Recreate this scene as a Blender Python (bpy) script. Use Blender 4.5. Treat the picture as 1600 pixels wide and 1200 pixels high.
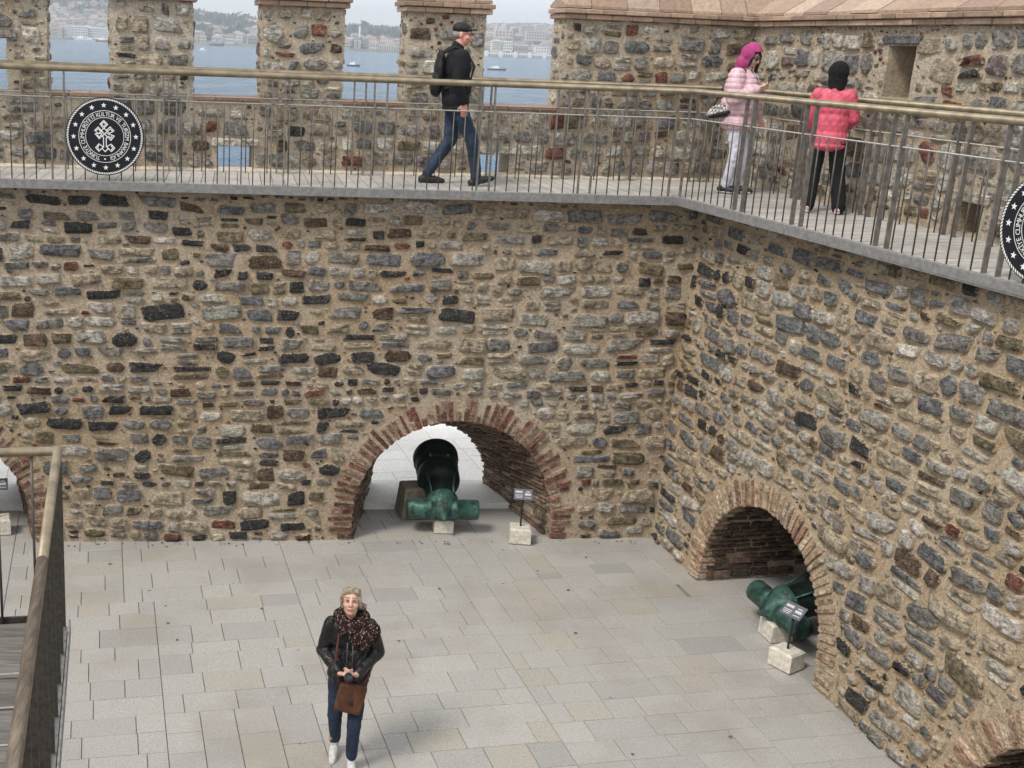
import bpy, math, random
import numpy as np
from mathutils import Vector, Matrix

# ------------------------------------------------------------------ camera, sky, sun, exposure
scene = bpy.context.scene
for o in list(bpy.data.objects):
    bpy.data.objects.remove(o)
COL = scene.collection
EYE = np.array([0.0, 0.0, 5.65])

cam_d = bpy.data.cameras.new('camera')
cam = bpy.data.objects.new('camera', cam_d)
COL.objects.link(cam)
pitch, roll = math.radians(15.3), math.radians(2.3)
c_fw = np.array([0, math.cos(pitch), -math.sin(pitch)])
c_rt0 = np.array([1.0, 0, 0])
c_up0 = np.cross(c_rt0, c_fw)
c_rt = math.cos(roll) * c_rt0 + math.sin(roll) * c_up0
c_up = -math.sin(roll) * c_rt0 + math.cos(roll) * c_up0
cam.matrix_world = Matrix(((c_rt[0], c_up[0], -c_fw[0], EYE[0]), (c_rt[1], c_up[1], -c_fw[1], EYE[1]),
                           (c_rt[2], c_up[2], -c_fw[2], EYE[2]), (0, 0, 0, 1)))
cam_d.sensor_width = 36
cam_d.lens = 36 * 1805 / 1600
cam_d.shift_x = 0.16875
cam_d.shift_y = -0.025
cam_d.clip_start = 0.05
cam_d.clip_end = 20000
scene.camera = cam

SUN_EL, SUN_AZ = math.radians(52), math.radians(229)      # azimuth from +Y, clockwise: high on the left, a little behind the camera
world = bpy.data.worlds.new('World')
scene.world = world
world.use_nodes = True
wt = world.node_tree
wt.nodes.clear()
w_out = wt.nodes.new('ShaderNodeOutputWorld')
w_bg = wt.nodes.new('ShaderNodeBackground')
w_sky = wt.nodes.new('ShaderNodeTexSky')
w_sky.sky_type = 'NISHITA'
w_sky.sun_disc = False
w_sky.sun_elevation = SUN_EL
w_sky.sun_rotation = SUN_AZ
w_sky.air_density = 1.0
w_sky.dust_density = 4.0
w_sky.ozone_density = 1.0
w_mix = wt.nodes.new('ShaderNodeMix')
w_mix.data_type = 'RGBA'
w_mix.inputs[0].default_value = 0.86                       # a closed, even cloud cover over the blue
w_mix.inputs[7].default_value = (8.7, 8.85, 9.1, 1)
w_bg.inputs[1].default_value = 0.09
wt.links.new(w_sky.outputs[0], w_mix.inputs[6])
wt.links.new(w_mix.outputs[2], w_bg.inputs[0])
wt.links.new(w_bg.outputs[0], w_out.inputs[0])

sun_d = bpy.data.lights.new('sun', 'SUN')
sun_d.energy = 1.5
sun_d.angle = math.radians(14)
sun_d.color = (1.0, 0.94, 0.86)
sun = bpy.data.objects.new('sun', sun_d)
COL.objects.link(sun)
sdir = Vector((math.sin(SUN_AZ) * math.cos(SUN_EL), math.cos(SUN_AZ) * math.cos(SUN_EL), math.sin(SUN_EL)))
sun.rotation_euler = (-sdir).to_track_quat('-Z', 'Y').to_euler()
sun.location = (0, 0, 40)

scene.view_settings.view_transform = 'Standard'
scene.view_settings.look = 'None'
scene.view_settings.exposure = 0.72
scene.view_settings.gamma = 1
scene.view_settings.use_curve_mapping = False
scene.render.engine = 'CYCLES'
scene.cycles.use_denoising = True
scene.cycles.max_bounces = 6
scene.cycles.diffuse_bounces = 4
scene.cycles.volume_bounces = 0

# ------------------------------------------------------------------ helpers
RNG = np.random.default_rng(7)
WL = {}                                                    # world location of every object made


def wl(o):
    return WL.get(o.name, np.zeros(3)) if o is not None else np.zeros(3)


def tag(o, label=None, cat=None, group=None, kind=None):
    if label: o['label'] = label
    if cat: o['category'] = cat
    if group: o['group'] = group
    if kind: o['kind'] = kind
    return o


def empty(name, loc, label=None, cat=None, group=None, kind=None):
    o = bpy.data.objects.new(name, None)
    COL.objects.link(o)
    o.location = loc
    WL[o.name] = np.array(loc, float)
    return tag(o, label, cat, group, kind)


def mk(name, V, F, mat, parent=None, smooth=False, origin=None, col=None, edge=None):
    V = np.asarray(V, float)
    if origin is None:
        origin = (V.min(0) + V.max(0)) / 2
    me = bpy.data.meshes.new(name)
    me.from_pydata((V - origin).tolist(), [], F)
    if col is not None:
        col = np.asarray(col, np.float32)
        if col.ndim == 1: col = np.tile(col, (len(V), 1))
        rgba = np.ones((len(V), 4), np.float32); rgba[:, :3] = col[:, :3]
        me.attributes.new('col', 'FLOAT_COLOR', 'POINT').data.foreach_set('color', rgba.ravel())
    if edge is not None:
        me.attributes.new('edge', 'FLOAT', 'POINT').data.foreach_set('value', np.asarray(edge, np.float32))
    if smooth:
        me.polygons.foreach_set('use_smooth', [True] * len(me.polygons))
    me.materials.append(mat)
    o = bpy.data.objects.new(name, me)
    COL.objects.link(o)
    WL[o.name] = np.array(origin, float)
    o.location = np.array(origin) - wl(parent)
    if parent is not None:
        o.parent = parent
    return o


class MB:
    """collects shapes that make ONE mesh object"""
    def __init__(s):
        s.v = []; s.f = []; s.c = []; s.e = []; s.n = 0

    def add(s, V, F, col=(1, 1, 1), edge=1.0):
        V = np.asarray(V, float); k = len(V)
        s.v.append(V); s.f += [tuple(i + s.n for i in f) for f in F]
        c = np.asarray(col, float); s.c.append(np.tile(c, (k, 1)) if c.ndim == 1 else c)
        e = np.asarray(edge, float); s.e.append(np.full(k, float(e)) if e.ndim == 0 else e)
        s.n += k
        return s

    def build(s, name, mat, parent=None, smooth=False, origin=None):
        return mk(name, np.concatenate(s.v), s.f, mat, parent, smooth, origin, np.concatenate(s.c), np.concatenate(s.e))


BOXF = [(0, 3, 2, 1), (4, 5, 6, 7), (0, 1, 5, 4), (1, 2, 6, 5), (2, 3, 7, 6), (3, 0, 4, 7)]


def box(c, sx, sy, sz, ax=(1, 0, 0), ay=(0, 1, 0), az=(0, 0, 1)):
    c, ax, ay, az = (np.array(t, float) for t in (c, ax, ay, az))
    V = [c + ax * sx * i + ay * sy * j + az * sz * k for k in (-.5, .5) for i, j in ((-.5, -.5), (.5, -.5), (.5, .5), (-.5, .5))]
    return np.array(V), BOXF


def bbox(c, sx, sy, sz, b=.006, ax=(1, 0, 0), ay=(0, 1, 0), az=(0, 0, 1)):
    """box with chamfered upper and lower edges"""
    c, ax, ay, az = (np.array(t, float) for t in (c, ax, ay, az))
    V = []
    for k, ins in ((-.5, b), (-.5 + b / sz, 0), (.5 - b / sz, 0), (.5, b)):
        for i, j in ((-1, -1), (1, -1), (1, 1), (-1, 1)):
            V.append(c + ax * i * (sx / 2 - ins) + ay * j * (sy / 2 - ins) + az * sz * k)
    F = [(3, 2, 1, 0), (12, 13, 14, 15)]
    for r in range(3):
        for q in range(4):
            a = r * 4 + q; d = r * 4 + (q + 1) % 4
            F.append((a, d, d + 4, a + 4))
    return np.array(V), F


def basis(d):
    d = np.array(d, float); d /= np.linalg.norm(d)
    a = np.array([0, 0, 1.0]) if abs(d[2]) < .9 else np.array([1.0, 0, 0])
    x = np.cross(a, d); x /= np.linalg.norm(x)
    return x, np.cross(d, x), d


def tube(path, r, n=10, cap=True):
    P = [np.array(p, float) for p in path]
    rs = r if hasattr(r, '__len__') else [r] * len(P)
    V = []; F = []
    for i, p in enumerate(P):
        if i == 0: d = P[1] - P[0]
        elif i == len(P) - 1: d = P[-1] - P[-2]
        else:
            a = P[i] - P[i - 1]; b = P[i + 1] - P[i]
            d = a / np.linalg.norm(a) + b / np.linalg.norm(b)
        x, y, dd = basis(d)
        k = 1.0
        if 0 < i < len(P) - 1:
            a = (P[i] - P[i - 1]) / np.linalg.norm(P[i] - P[i - 1])
            k = 1 / max(.5, abs(a @ dd))
        for q in range(n):
            t = 2 * math.pi * q / n
            V.append(p + (x * math.cos(t) * k + y * math.sin(t)) * rs[i])
    for i in range(len(P) - 1):
        for q in range(n):
            a = i * n + q; b = i * n + (q + 1) % n
            F.append((a, b, b + n, a + n))
    if cap:
        F.append(tuple(range(n))[::-1]); F.append(tuple(range((len(P) - 1) * n, len(P) * n)))
    return np.array(V), F


def lathe(o, d, prof, n=28):
    x, y, d = basis(d); o = np.array(o, float)
    V = []; F = []
    for t, r in prof:
        for q in range(n):
            a = 2 * math.pi * q / n
            V.append(o + d * t + (x * math.cos(a) + y * math.sin(a)) * max(r, 1e-4))
    for i in range(len(prof) - 1):
        for q in range(n):
            a = i * n + q; b = i * n + (q + 1) % n
            F.append((a, b, b + n, a + n))
    return np.array(V), F


def _hash(i, j, k, s):
    h = (i * 374761393 + j * 668265263 + k * 2147483647 + s * 974634777) & 0xffffffff
    h = ((h ^ (h >> 13)) * 1274126177) & 0xffffffff
    return ((h ^ (h >> 16)) & 0xffff) / 65535.0


def vnoise(P, scale, seed=0):
    P = np.asarray(P, float) * scale
    I = np.floor(P).astype(np.int64); f = P - I; f = f * f * (3 - 2 * f)
    r = 0
    for a in (0, 1):
        for b in (0, 1):
            for c in (0, 1):
                w = (f[:, 0] if a else 1 - f[:, 0]) * (f[:, 1] if b else 1 - f[:, 1]) * (f[:, 2] if c else 1 - f[:, 2])
                r = r + w * _hash(I[:, 0] + a, I[:, 1] + b, I[:, 2] + c, seed)
    return r


# ------------------------------------------------------------------ materials
class NT:
    def __init__(s, name):
        s.m = bpy.data.materials.new(name); s.m.use_nodes = True
        s.t = s.m.node_tree; s.t.nodes.clear()
        s.out = s.n('ShaderNodeOutputMaterial'); s.b = s.n('ShaderNodeBsdfPrincipled')
        s.l(s.b.outputs[0], s.out.inputs[0])

    def n(s, k): return s.t.nodes.new(k)
    def l(s, a, b): s.t.links.new(a, b)

    def put(s, inp, v):
        if isinstance(v, (int, float)): inp.default_value = v
        elif isinstance(v, (tuple, list)): inp.default_value = tuple(v) + ((1,) if len(v) == 3 and inp.type == 'RGBA' else ())
        else: s.l(v, inp)

    def pos(s, scale=(1, 1, 1)):
        g = s.n('ShaderNodeNewGeometry'); m = s.n('ShaderNodeMapping')
        m.inputs['Scale'].default_value = scale; s.l(g.outputs['Position'], m.inputs[0])
        return m.outputs[0]

    def noise(s, vec, scale, detail=4, rough=.6, dist=0):
        k = s.n('ShaderNodeTexNoise'); s.l(vec, k.inputs['Vector'])
        k.inputs['Scale'].default_value = scale; k.inputs['Detail'].default_value = detail
        k.inputs['Roughness'].default_value = rough; k.inputs['Distortion'].default_value = dist
        return k.outputs[0]

    def ramp(s, v, lo, hi, a=0.0, b=1.0):
        k = s.n('ShaderNodeMapRange'); k.interpolation_type = 'SMOOTHSTEP'
        s.put(k.inputs[0], v); k.inputs[1].default_value = lo; k.inputs[2].default_value = hi
        k.inputs[3].default_value = a; k.inputs[4].default_value = b
        return k.outputs[0]

    def math(s, op, a, b=0.0):
        k = s.n('ShaderNodeMath'); k.operation = op; s.put(k.inputs[0], a); s.put(k.inputs[1], b)
        return k.outputs[0]

    def mix(s, fac, a, b, mode='MIX'):
        k = s.n('ShaderNodeMix'); k.data_type = 'RGBA'; k.blend_type = mode
        s.put(k.inputs[0], fac); s.put(k.inputs[6], a); s.put(k.inputs[7], b)
        return k.outputs[2]

    def attr(s, name):
        k = s.n('ShaderNodeAttribute'); k.attribute_name = name
        return k

    def bump(s, h, strength=.5, dist=.01, chain=None):
        k = s.n('ShaderNodeBump'); k.inputs['Strength'].default_value = strength; k.inputs['Distance'].default_value = dist
        s.l(h, k.inputs['Height'])
        if chain is not None: s.l(chain, k.inputs['Normal'])
        return k.outputs[0]

    def done(s, col, rough=.8, metal=0.0, nrm=None, spec=None, **kw):
        s.put(s.b.inputs['Base Color'], col); s.put(s.b.inputs['Roughness'], rough); s.put(s.b.inputs['Metallic'], metal)
        if nrm is not None: s.l(nrm, s.b.inputs['Normal'])
        if spec is not None: s.b.inputs['Specular IOR Level'].default_value = spec
        for k, v in kw.items(): s.b.inputs[k].default_value = v
        return s.m


def mortar_colour(t, p, tint=(1, 1, 1)):
    T = lambda c: tuple(a * b for a, b in zip(c, tint))
    big = t.noise(p, 1.1, 5, .6); mid = t.noise(p, 6, 5, .65); fine = t.noise(p, 70, 4, .7)
    c = t.mix(t.ramp(big, .35, .66), T((.585, .47, .335)), T((.65, .555, .43)))
    reg = t.noise(p, .42, 3, .5)
    c = t.mix(t.ramp(reg, .50, .66, 0, .75), c, T((.69, .615, .50)))
    c = t.mix(t.ramp(reg, .46, .32, 0, .65), c, T((.53, .39, .24)))
    c = t.mix(t.ramp(mid, .5, .74), c, T((.49, .36, .225)))
    c = t.mix(t.ramp(fine, .30, .75), t.mix(.42, c, (.14, .10, .065)), t.mix(.16, c, (.80, .71, .59)))
    gr = t.noise(p, 34, 4, .75)
    c = t.mix(1, c, t.mix(t.ramp(gr, .3, .7), (.74, .72, .69), (1.2, 1.2, 1.2)), 'MULTIPLY')
    pits = t.noise(p, 26, 3, .6)
    return t.mix(t.ramp(pits, .66, .74), c, (.15, .10, .065)), fine, mid


def m_mortar(name, tint=(1, 1, 1)):
    t = NT(name); p = t.pos()
    c, fine, mid = mortar_colour(t, p, tint)
    b1 = t.bump(mid, .9, .045); b2 = t.bump(fine, .95, .018, t.bump(t.noise(p, 28, 4, .7), .8, .03, b1))
    return t.done(c, .95, nrm=b2, spec=.2)


def m_stone(name, tint=(1, 1, 1), smear=1.0):
    t = NT(name); p = t.pos(); ps = t.pos((5, 5, 26))
    mc, mfine, mmid = mortar_colour(t, p, tint)
    a = t.attr('col'); e = t.attr('edge')
    n1 = t.noise(p, 14, 6, .68, .6); n2 = t.noise(p, 60, 4, .7); st = t.noise(ps, 2.2, 5, .7, 1.2)
    c = t.mix(1, a.outputs[0], t.mix(t.ramp(n1, .28, .72), (.36, .35, .34), (1.8, 1.78, 1.74)), 'MULTIPLY')
    c = t.mix(1, c, t.mix(t.ramp(st, .36, .66), (.55, .54, .53), (1.28, 1.28, 1.27)), 'MULTIPLY')
    c = t.mix(t.ramp(n2, .58, .68, 0, .6), c, (.60, .57, .52))                       # pale lichen and chipped grain
    c = t.mix(t.ramp(n2, .40, .30, 0, .7), c, (.03, .028, .025))                     # dark pits
    c = t.mix(t.ramp(n1, .56, .74, 0, .30), c, (.34, .335, .325))
    w = t.noise(p, 30, 5, .72)
    k = t.math('ADD', e.outputs['Fac'], t.math('MULTIPLY', t.math('SUBTRACT', w, .5), 1.7 * smear))
    c = t.mix(t.ramp(k, .06, .26), mc, c)                                            # mortar smeared over the arris
    b0 = t.bump(st, .8, .03); b1 = t.bump(n1, .8, .04, b0); b2 = t.bump(n2, .7, .012, b1)
    return t.done(c, .88, nrm=b2, spec=.25)


def m_plain(name, col, rough=.6, metal=0.0, var=.15, scale=20, bump=.15, bd=.004, spec=None, **kw):
    t = NT(name); p = t.pos(); n = t.noise(p, scale, 5, .6)
    c = t.mix(t.ramp(n, .3, .7), tuple(x * (1 - var) for x in col), tuple(min(1, x * (1 + var)) for x in col))
    return t.done(c, rough, metal, t.bump(n, bump, bd), spec, **kw)


def m_slab(name, worn=1.0):
    t = NT(name); p = t.pos(); a = t.attr('col')
    sp = t.noise(p, 130, 3, .7); md = t.noise(p, 9, 5, .6); bg = t.noise(p, .8, 4, .6); bl = t.noise(p, 28, 3, .5)
    c = t.mix(1, a.outputs[0], t.mix(t.ramp(sp, .3, .7), (.74, .74, .74), (1.2, 1.2, 1.19)), 'MULTIPLY')
    c = t.mix(1, c, t.mix(t.ramp(t.noise(p, 45, 4, .7), .3, .7), (.86, .86, .86), (1.1, 1.1, 1.1)), 'MULTIPLY')
    c = t.mix(t.ramp(md, .52, .78, 0, .26 * worn), c, (.34, .29, .215))
    c = t.mix(t.ramp(bg, .44, .68, 0, .42 * worn), c, (.25, .225, .19))
    c = t.mix(t.ramp(bl, .70, .76, 0, .55), c, (.17, .15, .13))
    b = t.bump(sp, .35, .004); b = t.bump(md, .3, .01, b)
    return t.done(c, t.ramp(bg, .3, .7, .62, .8), nrm=b, spec=.35)


def m_wood(name, c1, c2, along):
    t = NT(name); p = t.pos(along); a = t.attr('col')
    g = t.noise(p, 1.0, 5, .7, .4); s = t.noise(t.pos(), 60, 3, .6)
    c = t.mix(t.ramp(g, .3, .7), c1, c2)
    c = t.mix(1, c, a.outputs[0], 'MULTIPLY')
    c = t.mix(t.ramp(s, .6, .8, 0, .3), c, (.14, .12, .1))
    return t.done(c, .75, nrm=t.bump(g, .4, .006), spec=.3)


def m_attr(name, rough=.8, bump=.2, scale=30, bd=.004, metal=0.0, spec=None):
    t = NT(name); p = t.pos(); a = t.attr('col'); n = t.noise(p, scale, 5, .6)
    c = t.mix(1, a.outputs[0], t.mix(t.ramp(n, .3, .7), (.82, .82, .82), (1.15, 1.15, 1.15)), 'MULTIPLY')
    return t.done(c, rough, metal, t.bump(n, bump, bd), spec)


def m_brick(name, tint=(1, 1, 1), smear=1.0):
    return m_stone(name, tint, smear)


M = {}
M['mortar'] = m_mortar('lime_mortar')
M['mortar_b'] = m_mortar('lime_mortar_sandy', (1.03, 1.0, .93))
M['mortar_p'] = m_mortar('lime_mortar_pale', (1.02, 1.06, 1.1))
M['stone'] = m_stone('rubble_stone')
M['stone_b'] = m_stone('rubble_stone_side', (1.03, 1.0, .93))
M['stone_p'] = m_stone('rubble_stone_parapet', (1.02, 1.06, 1.1))
M['brick'] = m_stone('arch_brick', (1, 1, 1), 1.25)
M['slab'] = m_slab('paving_stone')
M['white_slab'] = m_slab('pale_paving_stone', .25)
M['joint'] = m_plain('paving_joint_sand', (.19, .165, .13), .95, var=.3, scale=40)
M['plank'] = m_wood('weathered_plank', (.37, .35, .32), (.50, .48, .445), (9, 9, 9))
M['dark_plank'] = m_wood('landing_plank', (.085, .078, .068), (.16, .15, .135), (3, 26, 26))
M['beam'] = m_plain('grey_steel_beam', (.215, .212, .208), .65, .1, var=.2, scale=22, bump=.2)
M['rail'] = m_plain('bronze_handrail', (.235, .195, .13), .45, .3, var=.3, scale=7, bump=.1)
def m_oldrail():
    t = NT('worn_handrail'); p = t.pos((38, 4, 38)); n = t.noise(p, 1.0, 5, .7, .3); f = t.noise(t.pos(), 50, 4, .7)
    c = t.mix(t.ramp(n, .35, .65), (.085, .062, .042), (.20, .155, .11)); c = t.mix(t.ramp(n, .66, .74), c, (.42, .38, .31)); c = t.mix(t.ramp(f, .6, .7, 0, .6), c, (.05, .04, .03))
    return t.done(c, .5, .1, t.bump(n, .35, .006))


M['old_rail'] = m_oldrail()
M['steel'] = m_plain('railing_steel', (.11, .10, .093), .5, .5, var=.25, scale=14)
M['wire'] = m_plain('thin_bar', (.33, .315, .29), .45, .3, var=.15)
M['post'] = m_plain('post_plate', (.20, .185, .165), .5, .45, var=.3, scale=18, bump=.2)
M['landing_post'] = m_plain('landing_post_plate', (.062, .055, .047), .55, .35, var=.3, scale=40, bump=.3)
M['bronze'] = None
M['black'] = m_plain('black_enamel', (.018, .02, .025), .45, var=.1)
M['white'] = m_plain('white_paint', (.78, .78, .77), .5, var=.04)
M['marble'] = m_plain('sign_base_stone', (.60, .565, .49), .7, var=.2, scale=24, bump=.4, bd=.01)
M['brownstone'] = m_plain('brown_rest_stone', (.21, .175, .135), .9, var=.25, scale=12, bump=.5, bd=.02)
M['copper'] = m_attr('coping_stone', .9, .5, 22, .02)


def m_bronze(name, lo, hi):
    t = NT(name); p = t.pos()
    n = t.noise(p, 7, 6, .65, .5); f = t.noise(p, 45, 4, .7); v = t.noise(t.pos((3, 3, 1)), 4, 4, .6)
    c = t.mix(t.ramp(n, .3, .68), lo, hi)
    c = t.mix(t.ramp(f, .62, .76, 0, .45), c, tuple(min(1, x * 2.0) for x in hi))
    c = t.mix(t.ramp(v, .48, .66, 0, .75), c, (.016, .015, .012))
    c = t.mix(t.ramp(t.noise(p, 18, 5, .75, .8), .58, .68, 0, .55), c, tuple(min(1, x * 2.6 + .015) for x in hi))
    return t.done(c, t.ramp(f, .3, .7, .38, .68), .45, t.bump(f, .35, .006, t.bump(n, .35, .015)), .4)


M['bronze'] = m_bronze('green_patina_bronze', (.02, .055, .045), (.07, .165, .135))
M['dark_bronze'] = m_bronze('blackened_bronze', (.006, .010, .009), (.016, .035, .03))

# ------------------------------------------------------------------ masonry
class Frame:
    """a wall face: u along it, v up, d out of it; slant = metres the face leans back per metre of height"""
    def __init__(s, o, e, nrm, slant=0.0):
        s.o = np.array(o, float); s.e = np.array(e, float); s.e /= np.linalg.norm(s.e)
        s.n = np.array(nrm, float); s.n /= np.linalg.norm(s.n); s.k = slant

    def P(s, u, v, d=0.0):
        u, v, d = np.broadcast_arrays(np.asarray(u, float), np.asarray(v, float), np.asarray(d, float))
        q = s.o + u[..., None] * s.e + (d - s.k * v)[..., None] * s.n
        q = q + v[..., None] * np.array([0, 0, 1.0])
        return q


FA = Frame((0, 12.55, 0), (1, .113, 0), (.113, -1, 0), .012)          # courtyard wall facing the camera
FB = Frame((3.87, 12.97, 0), (.21, -1, 0), (-1, -.21, 0), .04)        # courtyard wall on the right
FPA = Frame((0, 13.80, 0), (1, .176, 0), (.176, -1, 0))               # parapet towards the sea
FPB = Frame((4.90, 14.66, 0), (.195, -1, 0), (-1, -.195, 0))          # parapet on the right
DECK = 4.15


def rockform(w, h, rng, n=11):
    """star-shaped outline of a roughly squared field stone, as points around (0,0)"""
    if n < 10:
        th = np.linspace(0, 2 * math.pi, n, endpoint=False) + rng.uniform(-.2, .2, n) + rng.uniform(0, .3)
        ex = rng.uniform(2.2, 4)
        r = (np.abs(np.cos(th)) ** ex + np.abs(np.sin(th)) ** ex) ** (-1 / ex) * rng.uniform(.8, 1.04, n)
        return np.stack([np.cos(th) * r * w / 2, np.sin(th) * r * h / 2], 1)
    cor = np.array([(-1, -1), (1, -1), (1, 1), (-1, 1)], float)
    cor += rng.uniform(-.2, .06, (4, 2)) * cor * [1, 1]
    if rng.random() < .4: cor[rng.integers(4)] *= rng.uniform(.5, .8)
    cut = rng.uniform(.05, .32, (4, 2)) if rng.random() < .75 else rng.uniform(.28, .5, (4, 2))
    P = []
    for i in range(4):
        a, c, b = cor[i - 1], cor[i], cor[(i + 1) % 4]
        k = min(1, h / w * 1.3)
        ca, cb = (cut[i, 0] * (k if i % 2 == 1 else 1), cut[i, 1] * (1 if i % 2 == 1 else k))
        P.append(c + (a - c) * ca * .8); P.append(c + (b - c) * cb * .8)
        if (w > 2.0 * h and i % 2 == 0) or (n > 11 and i % 2 == 1):
            P.append((c + b) / 2 + rng.uniform(-.12, .1, 2) * [.5, 1])
    P = np.array(P) * [w / 2, h / 2]
    return P


def rubble(rng, u0, u1, v0, v1, blocked, palette, hr=(.09, .19), gap=.026, fill=1500, cover=.94, maxw=.5, aspect=(.95, 3.1), fsize=(.025, .085)):
    res = .012
    nu, nv = int((u1 - u0) / res) + 1, int((v1 - v0) / res) + 1
    U = u0 + (np.arange(nu) + .5) * res; Vv = v0 + (np.arange(nv) + .5) * res
    occ = blocked(U[:, None] + 0 * Vv[None, :], Vv[None, :] + 0 * U[:, None])
    out = []

    def place(cu, cv, w, h, rot, tol, kind, grow=0.0):
        if w < .022 or h < .02: return False
        poly = rockform(w, h, rng, 11 if w > .075 else 8)
        cr, sr = math.cos(rot), math.sin(rot)
        poly = poly @ np.array([[cr, sr], [-sr, cr]])
        g = poly * (1 + grow / max(w, h) * 2)
        a0, a1 = g.min(0) + (cu, cv), g.max(0) + (cu, cv)
        i0, i1 = int((a0[0] - u0) / res), int((a1[0] - u0) / res) + 1
        j0, j1 = int((a0[1] - v0) / res), int((a1[1] - v0) / res) + 1
        if i0 < 0 or j0 < 0 or i1 > nu or j1 > nv: return False
        X = U[i0:i1, None] - cu; Y = Vv[None, j0:j1] - cv
        th = np.arctan2(Y + 0 * X, X + 0 * Y); R = np.hypot(X, Y)
        pt = np.arctan2(g[:, 1], g[:, 0]); order = np.argsort(pt); pr = np.hypot(g[:, 0], g[:, 1])
        ins = R < np.interp(th, pt[order], pr[order], period=2 * math.pi)
        if ins.sum() == 0: return False
        sub = occ[i0:i1, j0:j1]
        if (sub & ins).sum() > tol * ins.sum(): return False
        sub |= ins
        out.append((poly + (cu, cv), (cu, cv), w, h, palette(cu, cv, kind, rng)))
        return True

    def attempt(cu, cv, w, h, rot, tol=.03, kind='main'):
        if place(cu, cv, w, h, rot, tol, kind): return
        for s, off in ((.72, 0), (.5, -.2), (.5, .2), (.36, 0)):
            if place(cu + off * w, cv, w * s, h * min(1, s * 1.3), rot, tol, kind): return

    v = v0 + .01
    ph = rng.uniform(0, 6)
    while v < v1 - .04:
        h = rng.uniform(*hr)
        if rng.random() < .16: h *= 1.3
        h = min(h, v1 - v)
        u = u0 - rng.uniform(0, .2)
        while u < u1:
            w = float(np.clip(h * rng.uniform(*aspect), .07, maxw))
            if rng.random() > cover: u += w * .5; continue
            dv = .025 * math.sin(u * 1.7 + ph) + .02 * math.sin(u * 4.1 + v * 3)
            r = rng.random(); rot = rng.normal(0, .05)
            if r < .13 and h > .12:
                k = rng.uniform(.4, .6)
                attempt(u + w / 2, v + h * k / 2 + dv, w - gap, h * k - gap, rot)
                attempt(u + w / 2, v + h * (1 + k) / 2 + dv, w - gap * 1.3, h * (1 - k) - gap, rot)
            else:
                hh = h * rng.uniform(.8, 1.1) - gap
                attempt(u + w / 2, v + h / 2 + dv + rng.uniform(-.012, .012), w - gap * rng.uniform(.7, 1.8), hh, rot)
            u += w
        v += h
    for _ in range(fill // 2):
        w = rng.uniform(.075, .19)
        place(rng.uniform(u0, u1), rng.uniform(v0, v1), w, w * rng.uniform(.35, .75), rng.normal(0, .12), 0, 'main', .004)
    for _ in range(fill):
        w = rng.uniform(*fsize) * (1 if rng.random() < .8 else 1.6)
        place(rng.uniform(u0, u1), rng.uniform(v0, v1), w, w * rng.uniform(.4, .9), rng.normal(0, .25), 0, 'small', .006)
    return out


def stone_geo(fr, st, rng, proud=(.012, .034), sink=.02):
    poly, (cu, cv), w, h, col = st
    n = len(poly); c = np.array([cu, cv])
    sz = min(w, h)
    p = rng.uniform(*proud) * min(1, sz / .09)
    k1 = 1 - min(.3, .009 / sz * rng.uniform(.6, 1.8)); k2 = 1 - min(.6, .045 / sz) * rng.uniform(.6, 1.1)
    tilt = rng.normal(0, .06, 2)
    r1 = c + (poly - c) * k1; r2 = c + (poly - c) * k2 * rng.uniform(.86, 1.08, (n, 1))
    z = lambda q, base, j: base + (q - c) @ tilt + rng.normal(0, j, len(q))
    V = np.concatenate([fr.P(poly[:, 0], poly[:, 1], np.full(n, -sink)),
                        fr.P(r1[:, 0], r1[:, 1], z(r1, p * .7, p * .2)),
                        fr.P(r2[:, 0], r2[:, 1], z(r2, p, p * .3)),
                        fr.P([cu], [cv], [p * rng.uniform(.8, 1.25)])])
    F = []
    for r in range(2):
        for q in range(n):
            a = r * n + q; b = r * n + (q + 1) % n
            F.append((a, b, b + n, a + n))
    for q in range(n):
        F.append((2 * n + q, 2 * n + (q + 1) % n, 3 * n))
    e = np.concatenate([np.zeros(n), np.full(n, .20), np.full(n, .9), [1.2]])
    return V, F, e


def fix(F, flip):
    return [tuple(reversed(f)) for f in F] if flip else F


def set_stones(fr, stones, parent, mat, rng, limit=300, flip=False, name='stone', proud=(.012, .034), rest='small_stones', seen=None):
    """the stones that show largest become parts of their own, the rest one part"""
    score = []
    for s in stones:
        q = fr.P([s[1][0]], [s[1][1]])[0] - EYE
        vis = 1.0 if (seen is None or seen(s[1][0], s[1][1])) else .02
        score.append(s[2] * s[3] / (q @ q) * vis)
    order = np.argsort(score)[::-1]
    mb = MB()
    for k, i in enumerate(order):
        V, F, e = stone_geo(fr, stones[i], rng, proud)
        F = fix(F, flip)
        if k < limit:
            mk(name, V, F, mat, parent, True, col=stones[i][4], edge=e)
        else:
            mb.add(V, F, stones[i][4], e)
    if mb.n:
        tag(mb.build(rest, mat, parent, True), kind='stuff')


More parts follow.
